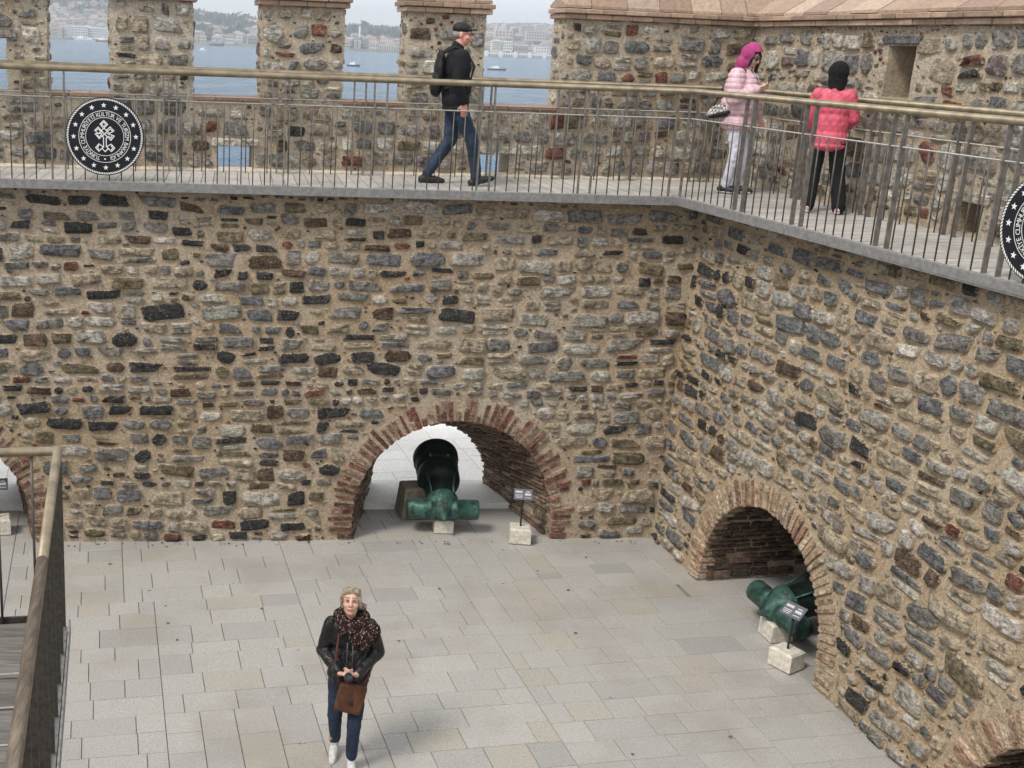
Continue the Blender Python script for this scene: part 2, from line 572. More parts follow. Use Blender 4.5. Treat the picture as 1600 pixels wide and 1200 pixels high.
def sheet(fr, u0, u1, v0, v1, hole, mat, parent, name='mortar', res=.045, amp=.016, d0=0.0, flip=False):
    nu, nv = int((u1 - u0) / res) + 1, int((v1 - v0) / res) + 1
    us, vs = np.linspace(u0, u1, nu + 1), np.linspace(v0, v1, nv + 1)
    UU, VV = np.meshgrid(us, vs, indexing='ij'); u, v = UU.ravel(), VV.ravel()
    P = fr.P(u, v, np.full(u.shape, d0))
    d = (vnoise(P, 6, 1) - .5) * amp + (vnoise(P, 19, 2) - .5) * amp * .7
    P = P + d[:, None] * fr.n
    cu, cv = (us[:-1] + us[1:]) / 2, (vs[:-1] + vs[1:]) / 2
    H = hole(cu[:, None] + 0 * cv[None, :], cv[None, :] + 0 * cu[:, None])
    F = []
    for i in range(nu):
        for j in range(nv):
            if H[i, j]: continue
            a = i * (nv + 1) + j
            F.append((a, a + nv + 1, a + nv + 2, a + 1))
    return mk(name, P, fix(F, flip), mat, parent, True)


def rough_box(mb, P8, res=.07, amp=.02):
    """closed box given by a function-free set: origin, three edge vectors; faces subdivided and roughened"""
    o, a, b, c = (np.array(t, float) for t in P8)
    for (p, x, y) in ((o, b, a), (o + c, a, b), (o, a, c), (o + b, c, a), (o, c, b), (o + a, b, c)):
        nx = max(1, int(np.linalg.norm(x) / res)); ny = max(1, int(np.linalg.norm(y) / res))
        i, j = np.meshgrid(np.linspace(0, 1, nx + 1), np.linspace(0, 1, ny + 1), indexing='ij')
        V = p + i.ravel()[:, None] * x + j.ravel()[:, None] * y
        n = np.stack([vnoise(V, 8, 11) - .5, vnoise(V, 8, 12) - .5, vnoise(V, 8, 13) - .5], 1) * amp
        V = V + n
        F = []
        for q in range(nx):
            for r in range(ny):
                s = q * (ny + 1) + r
                F.append((s, s + ny + 1, s + ny + 2, s + 1))
        mb.add(V, F)


def jit(c, rng, s=.16):
    return np.clip(np.array(c) * rng.uniform(1 - s, 1 + s) * rng.uniform(.98, 1.02, 3), .008, .85)


DARK, BLUE, GREY, PALE, TAN, OLIVE, BROWN, RED, WHITE, MAUVE = ((.047, .047, .047), (.17, .174, .18), (.235, .226, .21), (.42, .40, .36),
    (.39, .335, .255), (.18, .15, .095), (.115, .08, .055), (.20, .085, .06), (.60, .575, .52), (.20, .165, .165))


def pick(rng, table):
    cs, ws = zip(*table); ws = np.array(ws) / sum(ws)
    return jit(cs[rng.choice(len(cs), p=ws)], rng)


def pal_a(u, v, kind, rng):
    if kind == 'small':
        return pick(rng, [(DARK, 3), (RED, 2), (BROWN, 2), (GREY, 3), (PALE, 2), (TAN, 2)])
    right = 1 / (1 + math.exp(-(u - 1.0) * 2.2))
    if 2.9 < u: right *= .45
    if rng.random() < right * .85:
        return pick(rng, [(TAN, 5), (PALE, 4.5), (GREY, 3), (OLIVE, 1), (BLUE, 1)])
    return pick(rng, [(DARK, 4.6), (BLUE, 4), (GREY, 4.5), (PALE, 3), (TAN, 4.5), (OLIVE, 2.2), (BROWN, 2.2), (RED, .6), (WHITE, .15)])


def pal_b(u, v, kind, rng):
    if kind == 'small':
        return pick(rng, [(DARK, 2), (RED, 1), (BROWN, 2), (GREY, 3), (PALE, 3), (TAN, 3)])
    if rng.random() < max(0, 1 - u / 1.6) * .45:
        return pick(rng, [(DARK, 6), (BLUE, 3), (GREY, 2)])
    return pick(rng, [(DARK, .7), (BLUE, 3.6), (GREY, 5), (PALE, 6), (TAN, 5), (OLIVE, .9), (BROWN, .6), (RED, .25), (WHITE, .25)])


def pal_p(u, v, kind, rng):
    if kind == 'small':
        return pick(rng, [(DARK, 1), (RED, 3), (BROWN, 2), (GREY, 3), (PALE, 3), (TAN, 3)])
    return pick(rng, [(DARK, .5), (BLUE, 2.2), (GREY, 4.5), (PALE, 8), (TAN, 4), (OLIVE, 1.0), (BROWN, .7), (RED, .9), (WHITE, 1.2), (MAUVE, .4)])


class Arch:
    def __init__(s, c, r, z, ring=.28):
        s.c, s.r, s.z, s.w = c, r, z, ring

    def inside(s, u, v, grow=0.0):
        r = s.r + grow
        return np.where(v > s.z, (u - s.c) ** 2 + (v - s.z) ** 2 < r * r, np.abs(u - s.c) < r)


def blocked_by(arches, extra=None, grow=.0):
    def f(u, v):
        b = np.zeros(np.shape(u), bool)
        for a in arches: b |= a.inside(u, v, a.w + .012 + grow)
        if extra: b |= extra(u, v)
        return b
    return f


def holes(arches, grow=.1):
    def f(u, v):
        b = np.zeros(np.shape(u), bool)
        for a in arches: b |= a.inside(u, v, grow)
        return b
    return f


def arch_ring(fr, a, parent, mat, mmat, rng, col, step=.074, gapk=.52, patch=None, flip=False, deep=.16, rag=1.0):
    """radial bricks round the opening, each a part; backing ring of mortar"""
    n = int(math.pi * a.r / step)
    mb = MB(); V = []; F = []
    ang = np.linspace(math.radians(-1), math.radians(181), 60)
    rad = [a.r - .006, a.r + .08, a.r + .17, a.r + a.w + .05]
    prof = []
    for sgn, th in [(1, None)]:
        pts = []
        zz = np.linspace(0, a.z, 6)[:-1]
        for R in rad:
            row = [(a.c + R, z) for z in zz] + [(a.c + R * math.cos(t), a.z + R * math.sin(t)) for t in np.linspace(0, math.pi, 60)] + [(a.c - R, z) for z in zz[::-1]]
            pts.append(row)
        pts = np.array(pts); m = pts.shape[1]
        q = pts.reshape(-1, 2)
        W = fr.P(q[:, 0], q[:, 1], np.full(len(q), -.004))
        W = W + ((vnoise(W, 15, 3) - .5) * .02)[:, None] * fr.n
        for i in range(len(rad) - 1):
            for j in range(m - 1):
                b = i * m + j
                F.append((b, b + m, b + m + 1, b + 1))
        mb.add(W, fix(F, flip))
    mb.build('mortar_ring', mmat, parent, True)

    def brick(cu, cv, du, dv, L, T):
        du = np.array([du, dv]); dn = np.array([-du[1], du[0]])
        base = np.array([cu, cv]); j = rng.normal(0, .004, (4, 2))
        p = [base - dn * T / 2, base + du * L - dn * T / 2, base + du * L + dn * T / 2, base + dn * T / 2]
        p = np.array(p) + j
        pr = rng.uniform(.008, .03)
        c0 = p.mean(0)
        q = c0 + (p - c0) * .86
        Vb = np.concatenate([fr.P(p[:, 0], p[:, 1], np.full(4, -deep)), fr.P(p[:, 0], p[:, 1], np.full(4, pr * .6)), fr.P(q[:, 0], q[:, 1], np.full(4, pr) + rng.normal(0, .003, 4))])
        Fb = [(8, 9, 10, 11)]
        for r in (0, 4):
            for k in range(4):
                Fb.append((r + k, r + (k + 1) % 4, r + 4 + (k + 1) % 4, r + 4 + k))
        e = [.2] * 4 + [.25] * 4 + [1.0] * 4
        mk('brick', Vb, fix(Fb, flip), mat, parent, False, col=jit(col(cu, cv, rng), rng, .2), edge=e)
    for i in range(n + 1):
        t = math.pi * (i + rng.uniform(-.2, .2) * rag) / n
        d = (math.cos(t), math.sin(t)); R0 = a.r - rng.uniform(.0, .018)
        L = a.w * rng.uniform(1 - .28 * rag, 1 + .1 * rag); T = step * gapk * rng.uniform(1 - .35 * rag, 1 + .3 * rag)
        if patch and rng.random() < patch(t):
            k = rng.uniform(.35, .6)
            brick(a.c + d[0] * R0, a.z + d[1] * R0, *d, L * (k - .06), T)
            if rng.random() < .8: brick(a.c + d[0] * (R0 + L * k), a.z + d[1] * (R0 + L * k), *d, L * (1 - k), T)
        else:
            brick(a.c + d[0] * R0, a.z + d[1] * R0, *d, L, T)
    z = .03
    while z < a.z - .03:
        for sg in (-1, 1):
            brick(a.c + sg * (a.r - .005), z + .02, sg, 0, a.w * rng.uniform(.6, 1.1), .05)
        z += .085


def vault(fr, a, depth, parent, mat, bmat, rng, col, flip=False, name='vault', both=False, taper=0.0):
    """rough barrel of thin brick courses running back into the wall"""
    prof = [(a.c + a.r, z) for z in np.linspace(0, a.z, 8)[:-1]] + [(a.c + a.r * math.cos(t), a.z + a.r * math.sin(t)) for t in np.linspace(0, math.pi, 56)] + [(a.c - a.r, z) for z in np.linspace(0, a.z, 8)[:-1][::-1]]
    prof = np.array(prof); nd = max(2, int(depth / .07))
    V = []
    cen = np.array([a.c, 0.0])
    for k in range(nd + 1):
        dd = -.01 - depth * k / nd
        q = cen + (prof - cen) * (1.012 - taper * k / nd)
        q[:, 1] = np.maximum(q[:, 1], 0)
        P = fr.P(q[:, 0], q[:, 1], np.full(len(q), dd))
        V.append(P)
    V = np.concatenate(V); m = len(prof)
    nz = np.stack([vnoise(V, 12, s) - .5 for s in (5, 6, 7)], 1) * .03
    V = V + nz
    F = [(k * m + j, k * m + j + 1, (k + 1) * m + j + 1, (k + 1) * m + j) for k in range(nd) for j in range(m - 1)]
    mk(name, V, fix(F, flip), mat, parent, True)
    mb = MB()
    arc = 2 * a.z + math.pi * a.r
    s = .02
    while s < arc - .03:
        T = rng.uniform(.026, .05); low = s < a.z * .9 or s > arc - a.z * .9
        if low: T *= 1.7
        d = .02 + rng.uniform(0, .12)
        while d < depth - .04:
            L = rng.uniform(.14, .30)
            L = min(L, depth - d)

            def at(ss):
                if ss < a.z: return np.array([a.c + a.r, ss]), np.array([-1.0, 0])
                if ss > arc - a.z: return np.array([a.c - a.r, arc - ss]), np.array([1.0, 0])
                t = (ss - a.z) / a.r
                return np.array([a.c + a.r * math.cos(t), a.z + a.r * math.sin(t)]), np.array([-math.cos(t), -math.sin(t)])
            if rng.random() < .9:
                pr = rng.uniform(.008, .03); P = []
                for inn in (-.03, pr):
                    for dd, ss in ((d, s), (d + L, s), (d + L, s + T), (d, s + T)):
                        q, nn = at(ss); k = 1.0 - taper * dd / depth
                        q = cen + (q - cen) * k + nn * inn
                        P.append(fr.P(q[0], max(0.0, q[1]), -dd))
                Fb = [(4, 5, 6, 7), (0, 1, 5, 4), (1, 2, 6, 5), (2, 3, 7, 6), (3, 0, 4, 7)]
                mb.add(np.array(P), fix(Fb, not flip), jit(col(0, 0, rng), rng, .25), [.3] * 4 + [.9] * 4)
            d += L + rng.uniform(.012, .04)
        s += T + rng.uniform(.018, .034)
    tag(mb.build('vault_bricks', bmat, parent, False), kind='stuff')


RED_B = lambda u, v, r: [(.22, .095, .068), (.165, .085, .06), (.27, .15, .11), (.36, .25, .19)][r.choice(4, p=[.34, .26, .2, .2])]
TAN_B = lambda u, v, r: [(.46, .345, .25), (.52, .42, .32), (.33, .20, .145), (.41, .29, .21)][r.choice(4, p=[.35, .3, .12, .23])]
MIX_B = lambda u, v, r: TAN_B(u, v, r) if (u < -9) else RED_B(u, v, r)
BROWN_B = lambda u, v, r: [(.22, .15, .11), (.17, .11, .08), (.28, .21, .16)][r.choice(3)]  # darker brown brick tones for the passage vaults
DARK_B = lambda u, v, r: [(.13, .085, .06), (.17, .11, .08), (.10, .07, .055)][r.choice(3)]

# --- the ground inside and out
AE = np.array([-.206, .9786, 0]); AE /= np.linalg.norm(AE)               # paving runs parallel to the right-hand wall
AX = np.array([AE[1], -AE[0], 0])
G0 = np.array([3.87, 12.97, 0])


def paving(parent, p0, p1, q0, q1, keep, mat, rng, palette, z=0.0, unit=.30, limit=300, name='paving_slab', joint=.005, vis=None, lens=(.30, .38, .45, .45, .55, .6, .6)):
    """patches of rows laid now one way, now the other; p along AE, q along AX"""
    slabs = []

    def rows(a0, a1, b0, b1, along):
        b = b0
        while b < b1 - .05:
            w = min(unit * rng.choice([1, 1, 1, 1.15]), b1 - b)
            if b1 - b - w < .12: w = b1 - b
            s = a0 - rng.uniform(0, .3)
            while s < a1:
                L = rng.choice(lens) * rng.uniform(.97, 1.05); e = s + L
                if a1 - e < .14: e = a1
                x0, x1 = max(s, a0), min(e, a1)
                if x1 - x0 > .06:
                    slabs.append((x0, x1, b, b + w) if along else (b, b + w, x0, x1))
                s = e
            b += w

    def split(a0, a1, b0, b1, dep):
        if (a1 - a0 > 1.9 or b1 - b0 > 1.9) and dep < 9:
            if a1 - a0 > b1 - b0:
                k = a0 + unit * round((a1 - a0) * rng.uniform(.35, .65) / unit); split(a0, k, b0, b1, dep + 1); split(k, a1, b0, b1, dep + 1)
            else:
                k = b0 + unit * round((b1 - b0) * rng.uniform(.35, .65) / unit); split(a0, a1, b0, k, dep + 1); split(a0, a1, k, b1, dep + 1)
        elif rng.random() < .40: rows(a0, a1, b0, b1, True)
        else: rows(b0, b1, a0, a1, False)
    split(p0, p1, q0, q1, 0)
    items = []
    for (a0, a1, b0, b1) in slabs:
        c = G0 + AE * (a0 + a1) / 2 + AX * (b0 + b1) / 2
        if not keep(c[0], c[1]): continue
        dd = c - EYE
        items.append(((a1 - a0) * (b1 - b0) * abs(dd[2]) / (dd @ dd) ** 1.5 * (1 if (vis is None or vis(c)) else .001), a0, a1, b0, b1, c))
    items.sort(key=lambda t: -t[0])
    mb = MB()
    for k, (_, a0, a1, b0, b1, c) in enumerate(items):
        cc = np.array([c[0], c[1], z - .03 + rng.uniform(-.002, .0005)])
        V, F = bbox(cc, a1 - a0 - joint, b1 - b0 - joint, .06, .004, AE, AX, (0, 0, 1))
        F = [tuple(reversed(f)) for f in F]
        if k < limit: mk(name, V, F, mat, parent, False, col=palette(rng), edge=np.ones(len(V)))
        else: mb.add(V, F, palette(rng))
    if mb.n: tag(mb.build('far_paving_slabs', mat, parent, False), kind='stuff')


def pal_slab(r):
    c = [(.395, .383, .36), (.375, .366, .347), (.41, .397, .373), (.39, .366, .325), (.345, .338, .322)][r.choice(5, p=[.40, .26, .20, .09, .05])]
    return np.array(c) * r.uniform(.975, 1.025)


def pal_white_glare(r):
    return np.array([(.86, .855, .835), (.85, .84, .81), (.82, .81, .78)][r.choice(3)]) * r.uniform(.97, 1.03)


rg = np.random.default_rng(21)
ground = tag(mk('ground', [(-60, -30, -.055), (60, -30, -.055), (60, 26, -.055), (-60, 26, -.055)], [(0, 1, 2, 3)], M['joint']), kind='structure')
floor = tag(mk('courtyard_floor', [(-7.5, 4, -.05), (7.5, 4, -.05), (7.5, 15.0, -.05), (-7.5, 15.0, -.05)], [(0, 1, 2, 3)], M['joint']), kind='structure')


def keep_in(x, y):
    if y < 4.6 or x < -6: return False
    if y > 13.55 + .113 * x: return False
    return x < 6.6 and y > 4.6


def vis_floor(c):
    d = c - EYE; z = d @ c_fw
    px, py = 530 + 1805 * (d @ c_rt) / z, 560 - 1805 * (d @ c_up) / z
    return -40 < px < 1640 and py < 1260 and (px > 60 or py < 960)


paving(floor, -9.0, 2.4, -10.5, 3.0, keep_in, M['slab'], rg, pal_slab, vis=vis_floor)

# pale paving outside the sea wall, whitened further to stand for overexposed daylight, seen through the arches, with a raised sill in the passage
outside = tag(mk('quay', [(-40, 14.9, -.045), (40, 14.9, -.045), (40, 25.5, -.045), (-40, 25.5, -.045)], [(0, 1, 2, 3)], M['joint']), kind='structure')
paving(outside, 1.2, 12.6, -9, 4.5, lambda x, y: 14.15 + .16 * x < y < 24.5, M['white_slab'], rg, pal_white_glare, unit=.42, limit=150, z=.012, lens=(.6, .75, .9, 1.1),
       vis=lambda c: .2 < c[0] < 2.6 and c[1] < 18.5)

# --- courtyard wall facing the camera
WALL_T = 2.2
arch_main = Arch(1.42, 1.2, .28)
arch_left = Arch(-4.62, 1.2, .18)
AA = [arch_main, arch_left]
rg = np.random.default_rng(3)
wall_a = empty('courtyard_wall', (0, 12.55, 0), 'long rubble stone wall facing the courtyard with the cannon arch', 'wall')
sheet(FA, -6.6, 4.35, -.02, 4.06, holes(AA), M['mortar'], wall_a, d0=-.007)
st = rubble(rg, -6.6, 4.1, .0, 4.04, blocked_by(AA, lambda u, v: u > 3.9 + .045 * v), pal_a, hr=(.10, .195), gap=.015, fill=5200, maxw=.50, aspect=(.95, 3.0))
set_stones(FA, st, wall_a, M['stone'], rg, seen=lambda u, v: u > -4.2)
patchA = lambda t: .75 if t < 1.9 else .25
arch_ring(FA, arch_main, wall_a, M['brick'], M['mortar'], rg, RED_B, patch=patchA, gapk=.62, rag=.8)
arch_ring(FA, arch_left, wall_a, M['brick'], M['mortar'], rg, RED_B, patch=lambda t: .35)
vault(FA, arch_main, 1.62, wall_a, M['mortar'], M['stone'], rg, BROWN_B, taper=.37)
vault(FA, arch_left, 1.62, wall_a, M['mortar'], M['stone'], rg, BROWN_B, taper=.37)
# its sea side and top
sheet(FA, -6.6, 5.2, -.02, 4.06, holes([Arch(a.c, a.r * .63, a.z * .63) for a in AA], .0), M['mortar'], wall_a, name='outer_face', d0=-1.60, res=.05, amp=.03, flip=True)

# raised pale sill across the passages
for a in AA:
    for k in range(2):
        u0, u1 = a.c - 1.22 + 1.22 * k, a.c + 1.22 * k
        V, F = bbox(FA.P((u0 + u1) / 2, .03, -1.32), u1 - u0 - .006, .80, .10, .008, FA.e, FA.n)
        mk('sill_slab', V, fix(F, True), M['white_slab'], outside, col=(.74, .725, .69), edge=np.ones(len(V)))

# --- courtyard wall on the right
arch_b = Arch(2.25, 1.1, .18, .27)
arch_b2 = Arch(6.14, .81, .22, .29)
BB = [arch_b, arch_b2]
wall_b = empty('courtyard_wall', (3.87, 12.97, 0), 'receding rubble stone wall with two low arches under the walkway corner', 'wall')
sheet(FB, -.14, 8.0, -.02, 4.06, holes(BB), M['mortar_b'], wall_b, d0=-.01, amp=.024)


def putlog(u, v):
    b = np.zeros(np.shape(u), bool)
    for cu, cv in PUT: b |= (np.abs(u - cu) < .05) & (np.abs(v - cv) < .05)
    return b


PUT = [(3.0, 1.72), (3.25, 1.6), (3.55, 1.5), (3.62, 1.95)]
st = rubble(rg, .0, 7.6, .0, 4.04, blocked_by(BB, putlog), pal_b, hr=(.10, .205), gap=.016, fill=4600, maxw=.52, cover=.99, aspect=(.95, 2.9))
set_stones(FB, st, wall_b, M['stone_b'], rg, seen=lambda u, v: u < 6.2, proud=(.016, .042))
arch_ring(FB, arch_b, wall_b, M['stone_b'], M['mortar_b'], rg, TAN_B, step=.076, gapk=.60, rag=.45)
arch_ring(FB, arch_b2, wall_b, M['stone_b'], M['mortar_b'], rg, TAN_B, step=.076, gapk=.60, rag=.45)
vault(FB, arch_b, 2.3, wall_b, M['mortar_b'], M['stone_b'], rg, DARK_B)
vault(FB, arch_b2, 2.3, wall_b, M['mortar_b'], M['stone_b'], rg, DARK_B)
sheet(FB, .6, 8.0, -.02, 4.06, lambda u, v: np.zeros(np.shape(u), bool), M['mortar_b'], wall_b, name='niche_back', d0=-2.3, res=.12)
for cu, cv in PUT[:3]:
    # small square putlog holes, their inner shade painted as a flat dark square
    m = MB()
    q = [(cu - .045, cv - .045), (cu + .045, cv - .045), (cu + .045, cv + .045), (cu - .045, cv + .045)]
    ring = []
    for k, dd in ((1.75, -.01), (1.6, .022), (1.0, .02), (.95, -.004)):
        for a, b in q: ring.append(FB.P(cu + (a - cu) * k, cv + (b - cv) * k, dd))
    F = [(r * 4 + i, r * 4 + (i + 1) % 4, r * 4 + 4 + (i + 1) % 4, r * 4 + 4 + i) for r in range(3) for i in range(4)]
    m.add(np.array(ring), F, (.36, .31, .25), .7)
    m.build('putlog_surround', M['stone_b'], wall_b)
    mk('putlog_hole_shade', [FB.P(a, b, .0) + FB.n * .012 for a, b in q], [(0, 1, 2, 3)], M['joint'], wall_b)

# --- parapet towards the sea: breast wall, merlons, loopholes, brick cornice and coping slabs
rg = np.random.default_rng(11)
SILL, CAP, PT = 4.98, 6.02, .42
ce = 1 / math.hypot(1, .176)
MERL = [(-6.6, -3.37), (-2.70, -1.79), (-1.03, -.09), (.64, 1.56), (2.52, 5.3)]
MER = [(a / ce, b / ce) for a, b in MERL]
LOOP = [(-1.51, -1.11, 4.16, 4.44), (1.52, 1.96, 4.11, 4.42)]
LOOPS = [(a / ce, b / ce, c, d) for a, b, c, d in LOOP]
WIN = (-4.45 / ce, -3.80 / ce, 5.0, 5.55)
par_a = empty('parapet_wall', (0, 13.8, DECK), 'battlemented parapet of pale rubble stone with merlons facing the sea', 'wall')
EA, NA = FPA.e, FPA.n


def pbox(mb, u0, u1, v0, v1, fr=FPA, t=PT, d0=0.0, amp=.02):
    o = fr.P(u0, v0, d0)
    rough_box(mb, (o, fr.e * (u1 - u0), -fr.n * t, np.array([0, 0, v1 - v0])), amp=amp)


mb = MB()
cut = sorted([(a, b, c, d) for a, b, c, d in LOOPS])
u = -6.6
for a, b, c, d in cut:
    pbox(mb, u, a, 3.95, SILL); pbox(mb, a, b, 3.95, c); pbox(mb, a, b, d, SILL); u = b
pbox(mb, u, 5.3, 3.95, SILL)
for i, (a, b) in enumerate(MER):
    if i == 0:
        pbox(mb, a, WIN[0], SILL, CAP); pbox(mb, WIN[1], b, SILL, CAP); pbox(mb, WIN[0], WIN[1], WIN[3], CAP)
    else: pbox(mb, a, b, SILL, CAP)
mb.build('mortar', M['mortar_p'], par_a, True)


def block_pa(u, v):
    b = np.zeros(np.shape(u), bool)
    inm = np.zeros(np.shape(u), bool)
    for a, c in MER: inm |= (u > a + .002) & (u < c - .002)
    b |= (v > SILL - .055) & ~inm
    for a, c, d, e in LOOPS: b |= (u > a - .02) & (u < c + .02) & (v > d - .02) & (v < e + .02)
    b |= (u > WIN[0] - .02) & (u < WIN[1] + .02) & (v > WIN[2] - .02) & (v < WIN[3] + .09)
    for a, c, d, e in LOOPS: b |= (u > a - .08) & (u < c + .08) & (v >= e) & (v < e + .10)
    b |= v > CAP - .01
    return b


st = rubble(rg, -6.6, 5.0, DECK + .05, CAP, block_pa, pal_p, hr=(.12, .235), gap=.018, fill=3600, maxw=.40, cover=.98, aspect=(.85, 2.0), fsize=(.025, .075))
set_stones(FPA, st, par_a, M['stone_p'], rg, seen=lambda u, v: u > -4.2, proud=(.016, .045))
# side faces of the merlons
sides = MB()
for i, (a, b) in enumerate(MER):
    for uu, sg in ((a, -1), (b, 1)):
        if i in (0, 4) and ((i == 0 and sg < 0) or (i == 4 and sg > 0)): continue
        fr = Frame(FPA.P(uu, 0, 0), -FPA.n if sg > 0 else -FPA.n, FPA.e * sg)
        ss = rubble(rg, .0, PT, SILL, CAP, lambda u, v: np.zeros(np.shape(u), bool), pal_p, hr=(.12, .22), gap=.03, fill=60, maxw=.34, aspect=(.8, 2.0))
        for s in ss:
            V, F, e = stone_geo(fr, s, rg, (.008, .026)); sides.add(V, fix(F, sg < 0), s[4], e)
tag(sides.build('reveal_stones', M['stone_p'], par_a, True), kind='stuff')
# brick sills in the embrasures, lintels over the loopholes
for i in range(4):
    a, b = MER[i][1], MER[i + 1][0]
    n = 3
    for k in range(n):
        x0, x1 = a + (b - a) * k / n + .006, a + (b - a) * (k + 1) / n - .006
        V, F = bbox(FPA.P((x0 + x1) / 2, SILL - .005, -PT / 2 + .015), x1 - x0, PT + .03, .045, .006, FPA.e, FPA.n)
        mk('sill_brick', V, fix(F, True), M['copper'], par_a, col=jit((.33, .20, .14), rg, .2), edge=np.ones(len(V)) * .9)
for a, c, d, e in LOOPS:
    V, F = bbox(FPA.P((a + c) / 2, e + .045, -.09), c - a + .13, .26, .085, .012, FPA.e, FPA.n)
    V = V + (vnoise(V, 20, 8) - .5)[:, None] * .02
    mk('lintel', V, fix(F, True), M['stone_p'], par_a, col=(.55, .52, .46), edge=np.ones(len(V)))
V, F = bbox(FPA.P((WIN[0] + WIN[1]) / 2, WIN[3] + .04, -.10), WIN[1] - WIN[0] + .14, .3, .08, .012, FPA.e, FPA.n)
mk('lintel', V, fix(F, True), M['stone_p'], par_a, col=(.27, .235, .21), edge=np.ones(len(V)))
# pale plaster fillet at the foot of the parapet
mk('fillet', *(lambda A: (A, [(0, 1, 5, 4), (1, 2, 6, 5), (2, 3, 7, 6), (4, 5, 6, 7), (0, 4, 7, 3)]))(
    np.array([FPA.P(u, v, d) for u in (-6.6, 4.95) for v, d in ((DECK - .02, .05), (DECK + .012, .05), (DECK + .05, -.03), (DECK - .02, -.03))])),
   m_plain('pale_plaster', (.55, .49, .40), .95, var=.2, scale=30, bump=.4), par_a)


def capping(fr, u0, u1, parent, hip0=True, hip1=True, back=PT, rise=.42):
    """two projecting brick courses and a sloped coping of single slabs"""
    z = CAP
    for row, (h, out) in enumerate(((.062, .05), (.058, .075))):
        u = u0 - out * hip0
        e1 = u1 + out * hip1
        while u < e1 - .01:
            L = min(rg.uniform(.2, .34), e1 - u)
            if e1 - u - L < .08: L = e1 - u
            V, F = bbox(fr.P(u + L / 2, z + h / 2, (out - back - out) / 2 + out / 2 - .0 + (.004 * rg.normal())), L - .008, back + 2 * out, h - .006, .007, fr.e, fr.n)
            V = V + ((vnoise(V, 25, 4) - .5) * .014)[:, None] * fr.n
            mk('cornice_brick', V, fix(F, True), M['copper'], parent, col=jit((.32, .225, .16), rg, .25), edge=np.ones(len(V)) * .62)
            u += L
        z += h
    # coping: front slope, back slope
    mid = -back / 2
    u = u0 - .05 * hip0; e1 = u1 + .05 * hip1
    while u < e1 - .01:
        L = min(rg.uniform(.32, .5), e1 - u)
        if e1 - u - L < .1: L = e1 - u
        a, b = u + .004, u + L - .004
        t = .03
        pts = []
        ta = (rise if not (hip0 and a < u0 + .02) else rise * .25); tb = (rise if not (hip1 and b > u1 - .02) else rise * .25)
        lift = rg.uniform(0, .01)
        for uu, rr in ((a, ta), (b, tb)):
            for d, zz in ((.055, z), (.055, z + t), (mid, z + t + rr), (-back - .055, z + t), (-back - .055, z)):
                pts.append(fr.P(uu, zz + lift, d))
        F = [(0, 1, 6, 5), (1, 2, 7, 6), (2, 3, 8, 7), (3, 4, 9, 8), (4, 3, 2, 1, 0), (5, 6, 7, 8, 9), (0, 5, 9, 4)]
        c = jit([(.34, .245, .18), (.40, .305, .23), (.29, .205, .15), (.37, .275, .21)][rg.choice(4)], rg, .1)
        mk('coping_slab', pts, fix(F, False), M['copper'], parent, col=c, edge=np.ones(10))
        u += L


capping(FPA, -4.6, MER[0][1], par_a, False, True)
for i in (1, 2, 3): capping(FPA, *MER[i], par_a)
capping(FPA, MER[4][0], 6.1 / ce, par_a, True, False)

# --- parapet on the right
par_b = empty('parapet_wall', (4.9, 14.66, DECK), 'solid parapet of rubble stone with a dark square opening behind the red jacket', 'wall')
OPB = [(2.62, 3.04, 5.33, 5.83, 1.5), (3.96, 4.32, 4.17, 4.46, 1.5)]
TB = 1.55
mb = MB(); u = -.02
for a, b, c, d, dep in OPB:
    pbox(mb, u, a, 3.95, CAP, FPB, TB); pbox(mb, a, b, 3.95, c, FPB, TB); pbox(mb, a, b, d, CAP, FPB, TB)
    pbox(mb, a - .01, b + .01, c - .01, d + .01, FPB, t=.06, d0=-dep); u = b
pbox(mb, u, 7.4, 3.95, CAP, FPB, TB)
mb.build('mortar', M['mortar_p'], par_b, True)


def block_pb(u, v):
    b = v > CAP - .01
    for a, c, d, e, _ in OPB: b |= (u > a - .01) & (u < c + .01) & (v > d - .01) & (v < e + .11)
    return b


st = rubble(rg, .0, 7.2, DECK + .04, CAP, block_pb, pal_p, hr=(.125, .25), gap=.018, fill=3000, maxw=.42, cover=.98, aspect=(.85, 2.0), fsize=(.025, .075))
set_stones(FPB, st, par_b, M['stone_p'], rg, seen=lambda u, v: u < 5, proud=(.016, .045))
for (a, b, c, d, dep), colr in zip(OPB, ((.15, .155, .16), (.52, .48, .41))):
    V, F = bbox(FPB.P((a + b) / 2, d + .055, -.1), b - a + .16, .26, .095, .012, FPB.e, FPB.n)
    V = V + (vnoise(V, 20, 9) - .5)[:, None] * .02
    mk('lintel', V, fix(F, True), M['stone_p'], par_b, col=colr, edge=np.ones(len(V)))
capping(FPB, -.55, 6.4, par_b, False, False, TB, .5)

# --- the plain walls that close the courtyard to the left of and behind the viewpoint
for nm, c, sx, sy in (('wall_left', (-7.4, 5.0, 2.05), .6, 15.0), ('wall_rear', (0, -2.6, 2.05), 15.4, .6)):
    tag(mk(nm, *box(c, sx, sy, 4.1), M['mortar']), kind='structure')

# --- timber walkway on the wall head
rg = np.random.default_rng(5)
dk = tag(mk('walkway', [(-6.6, 11.72, DECK - .075), (3.64, 12.80, DECK - .075), (3.66, 12.74, DECK - .075), (5.3, 6.7, DECK - .075), (6.6, 6.9, DECK - .075), (5.0, 14.75, DECK - .075), (-6.6, 12.72, DECK - .075)],
           [(0, 1, 5, 6), (1, 2, 3, 4, 5)], M['beam']), kind='structure')
fA = lambda x: 12.39 + .106 * x
bA = lambda x: 13.80 + .176 * x
fB = lambda y: 3.67 + (12.78 - y) * .274
bB = lambda y: 4.90 + (14.66 - y) * .195


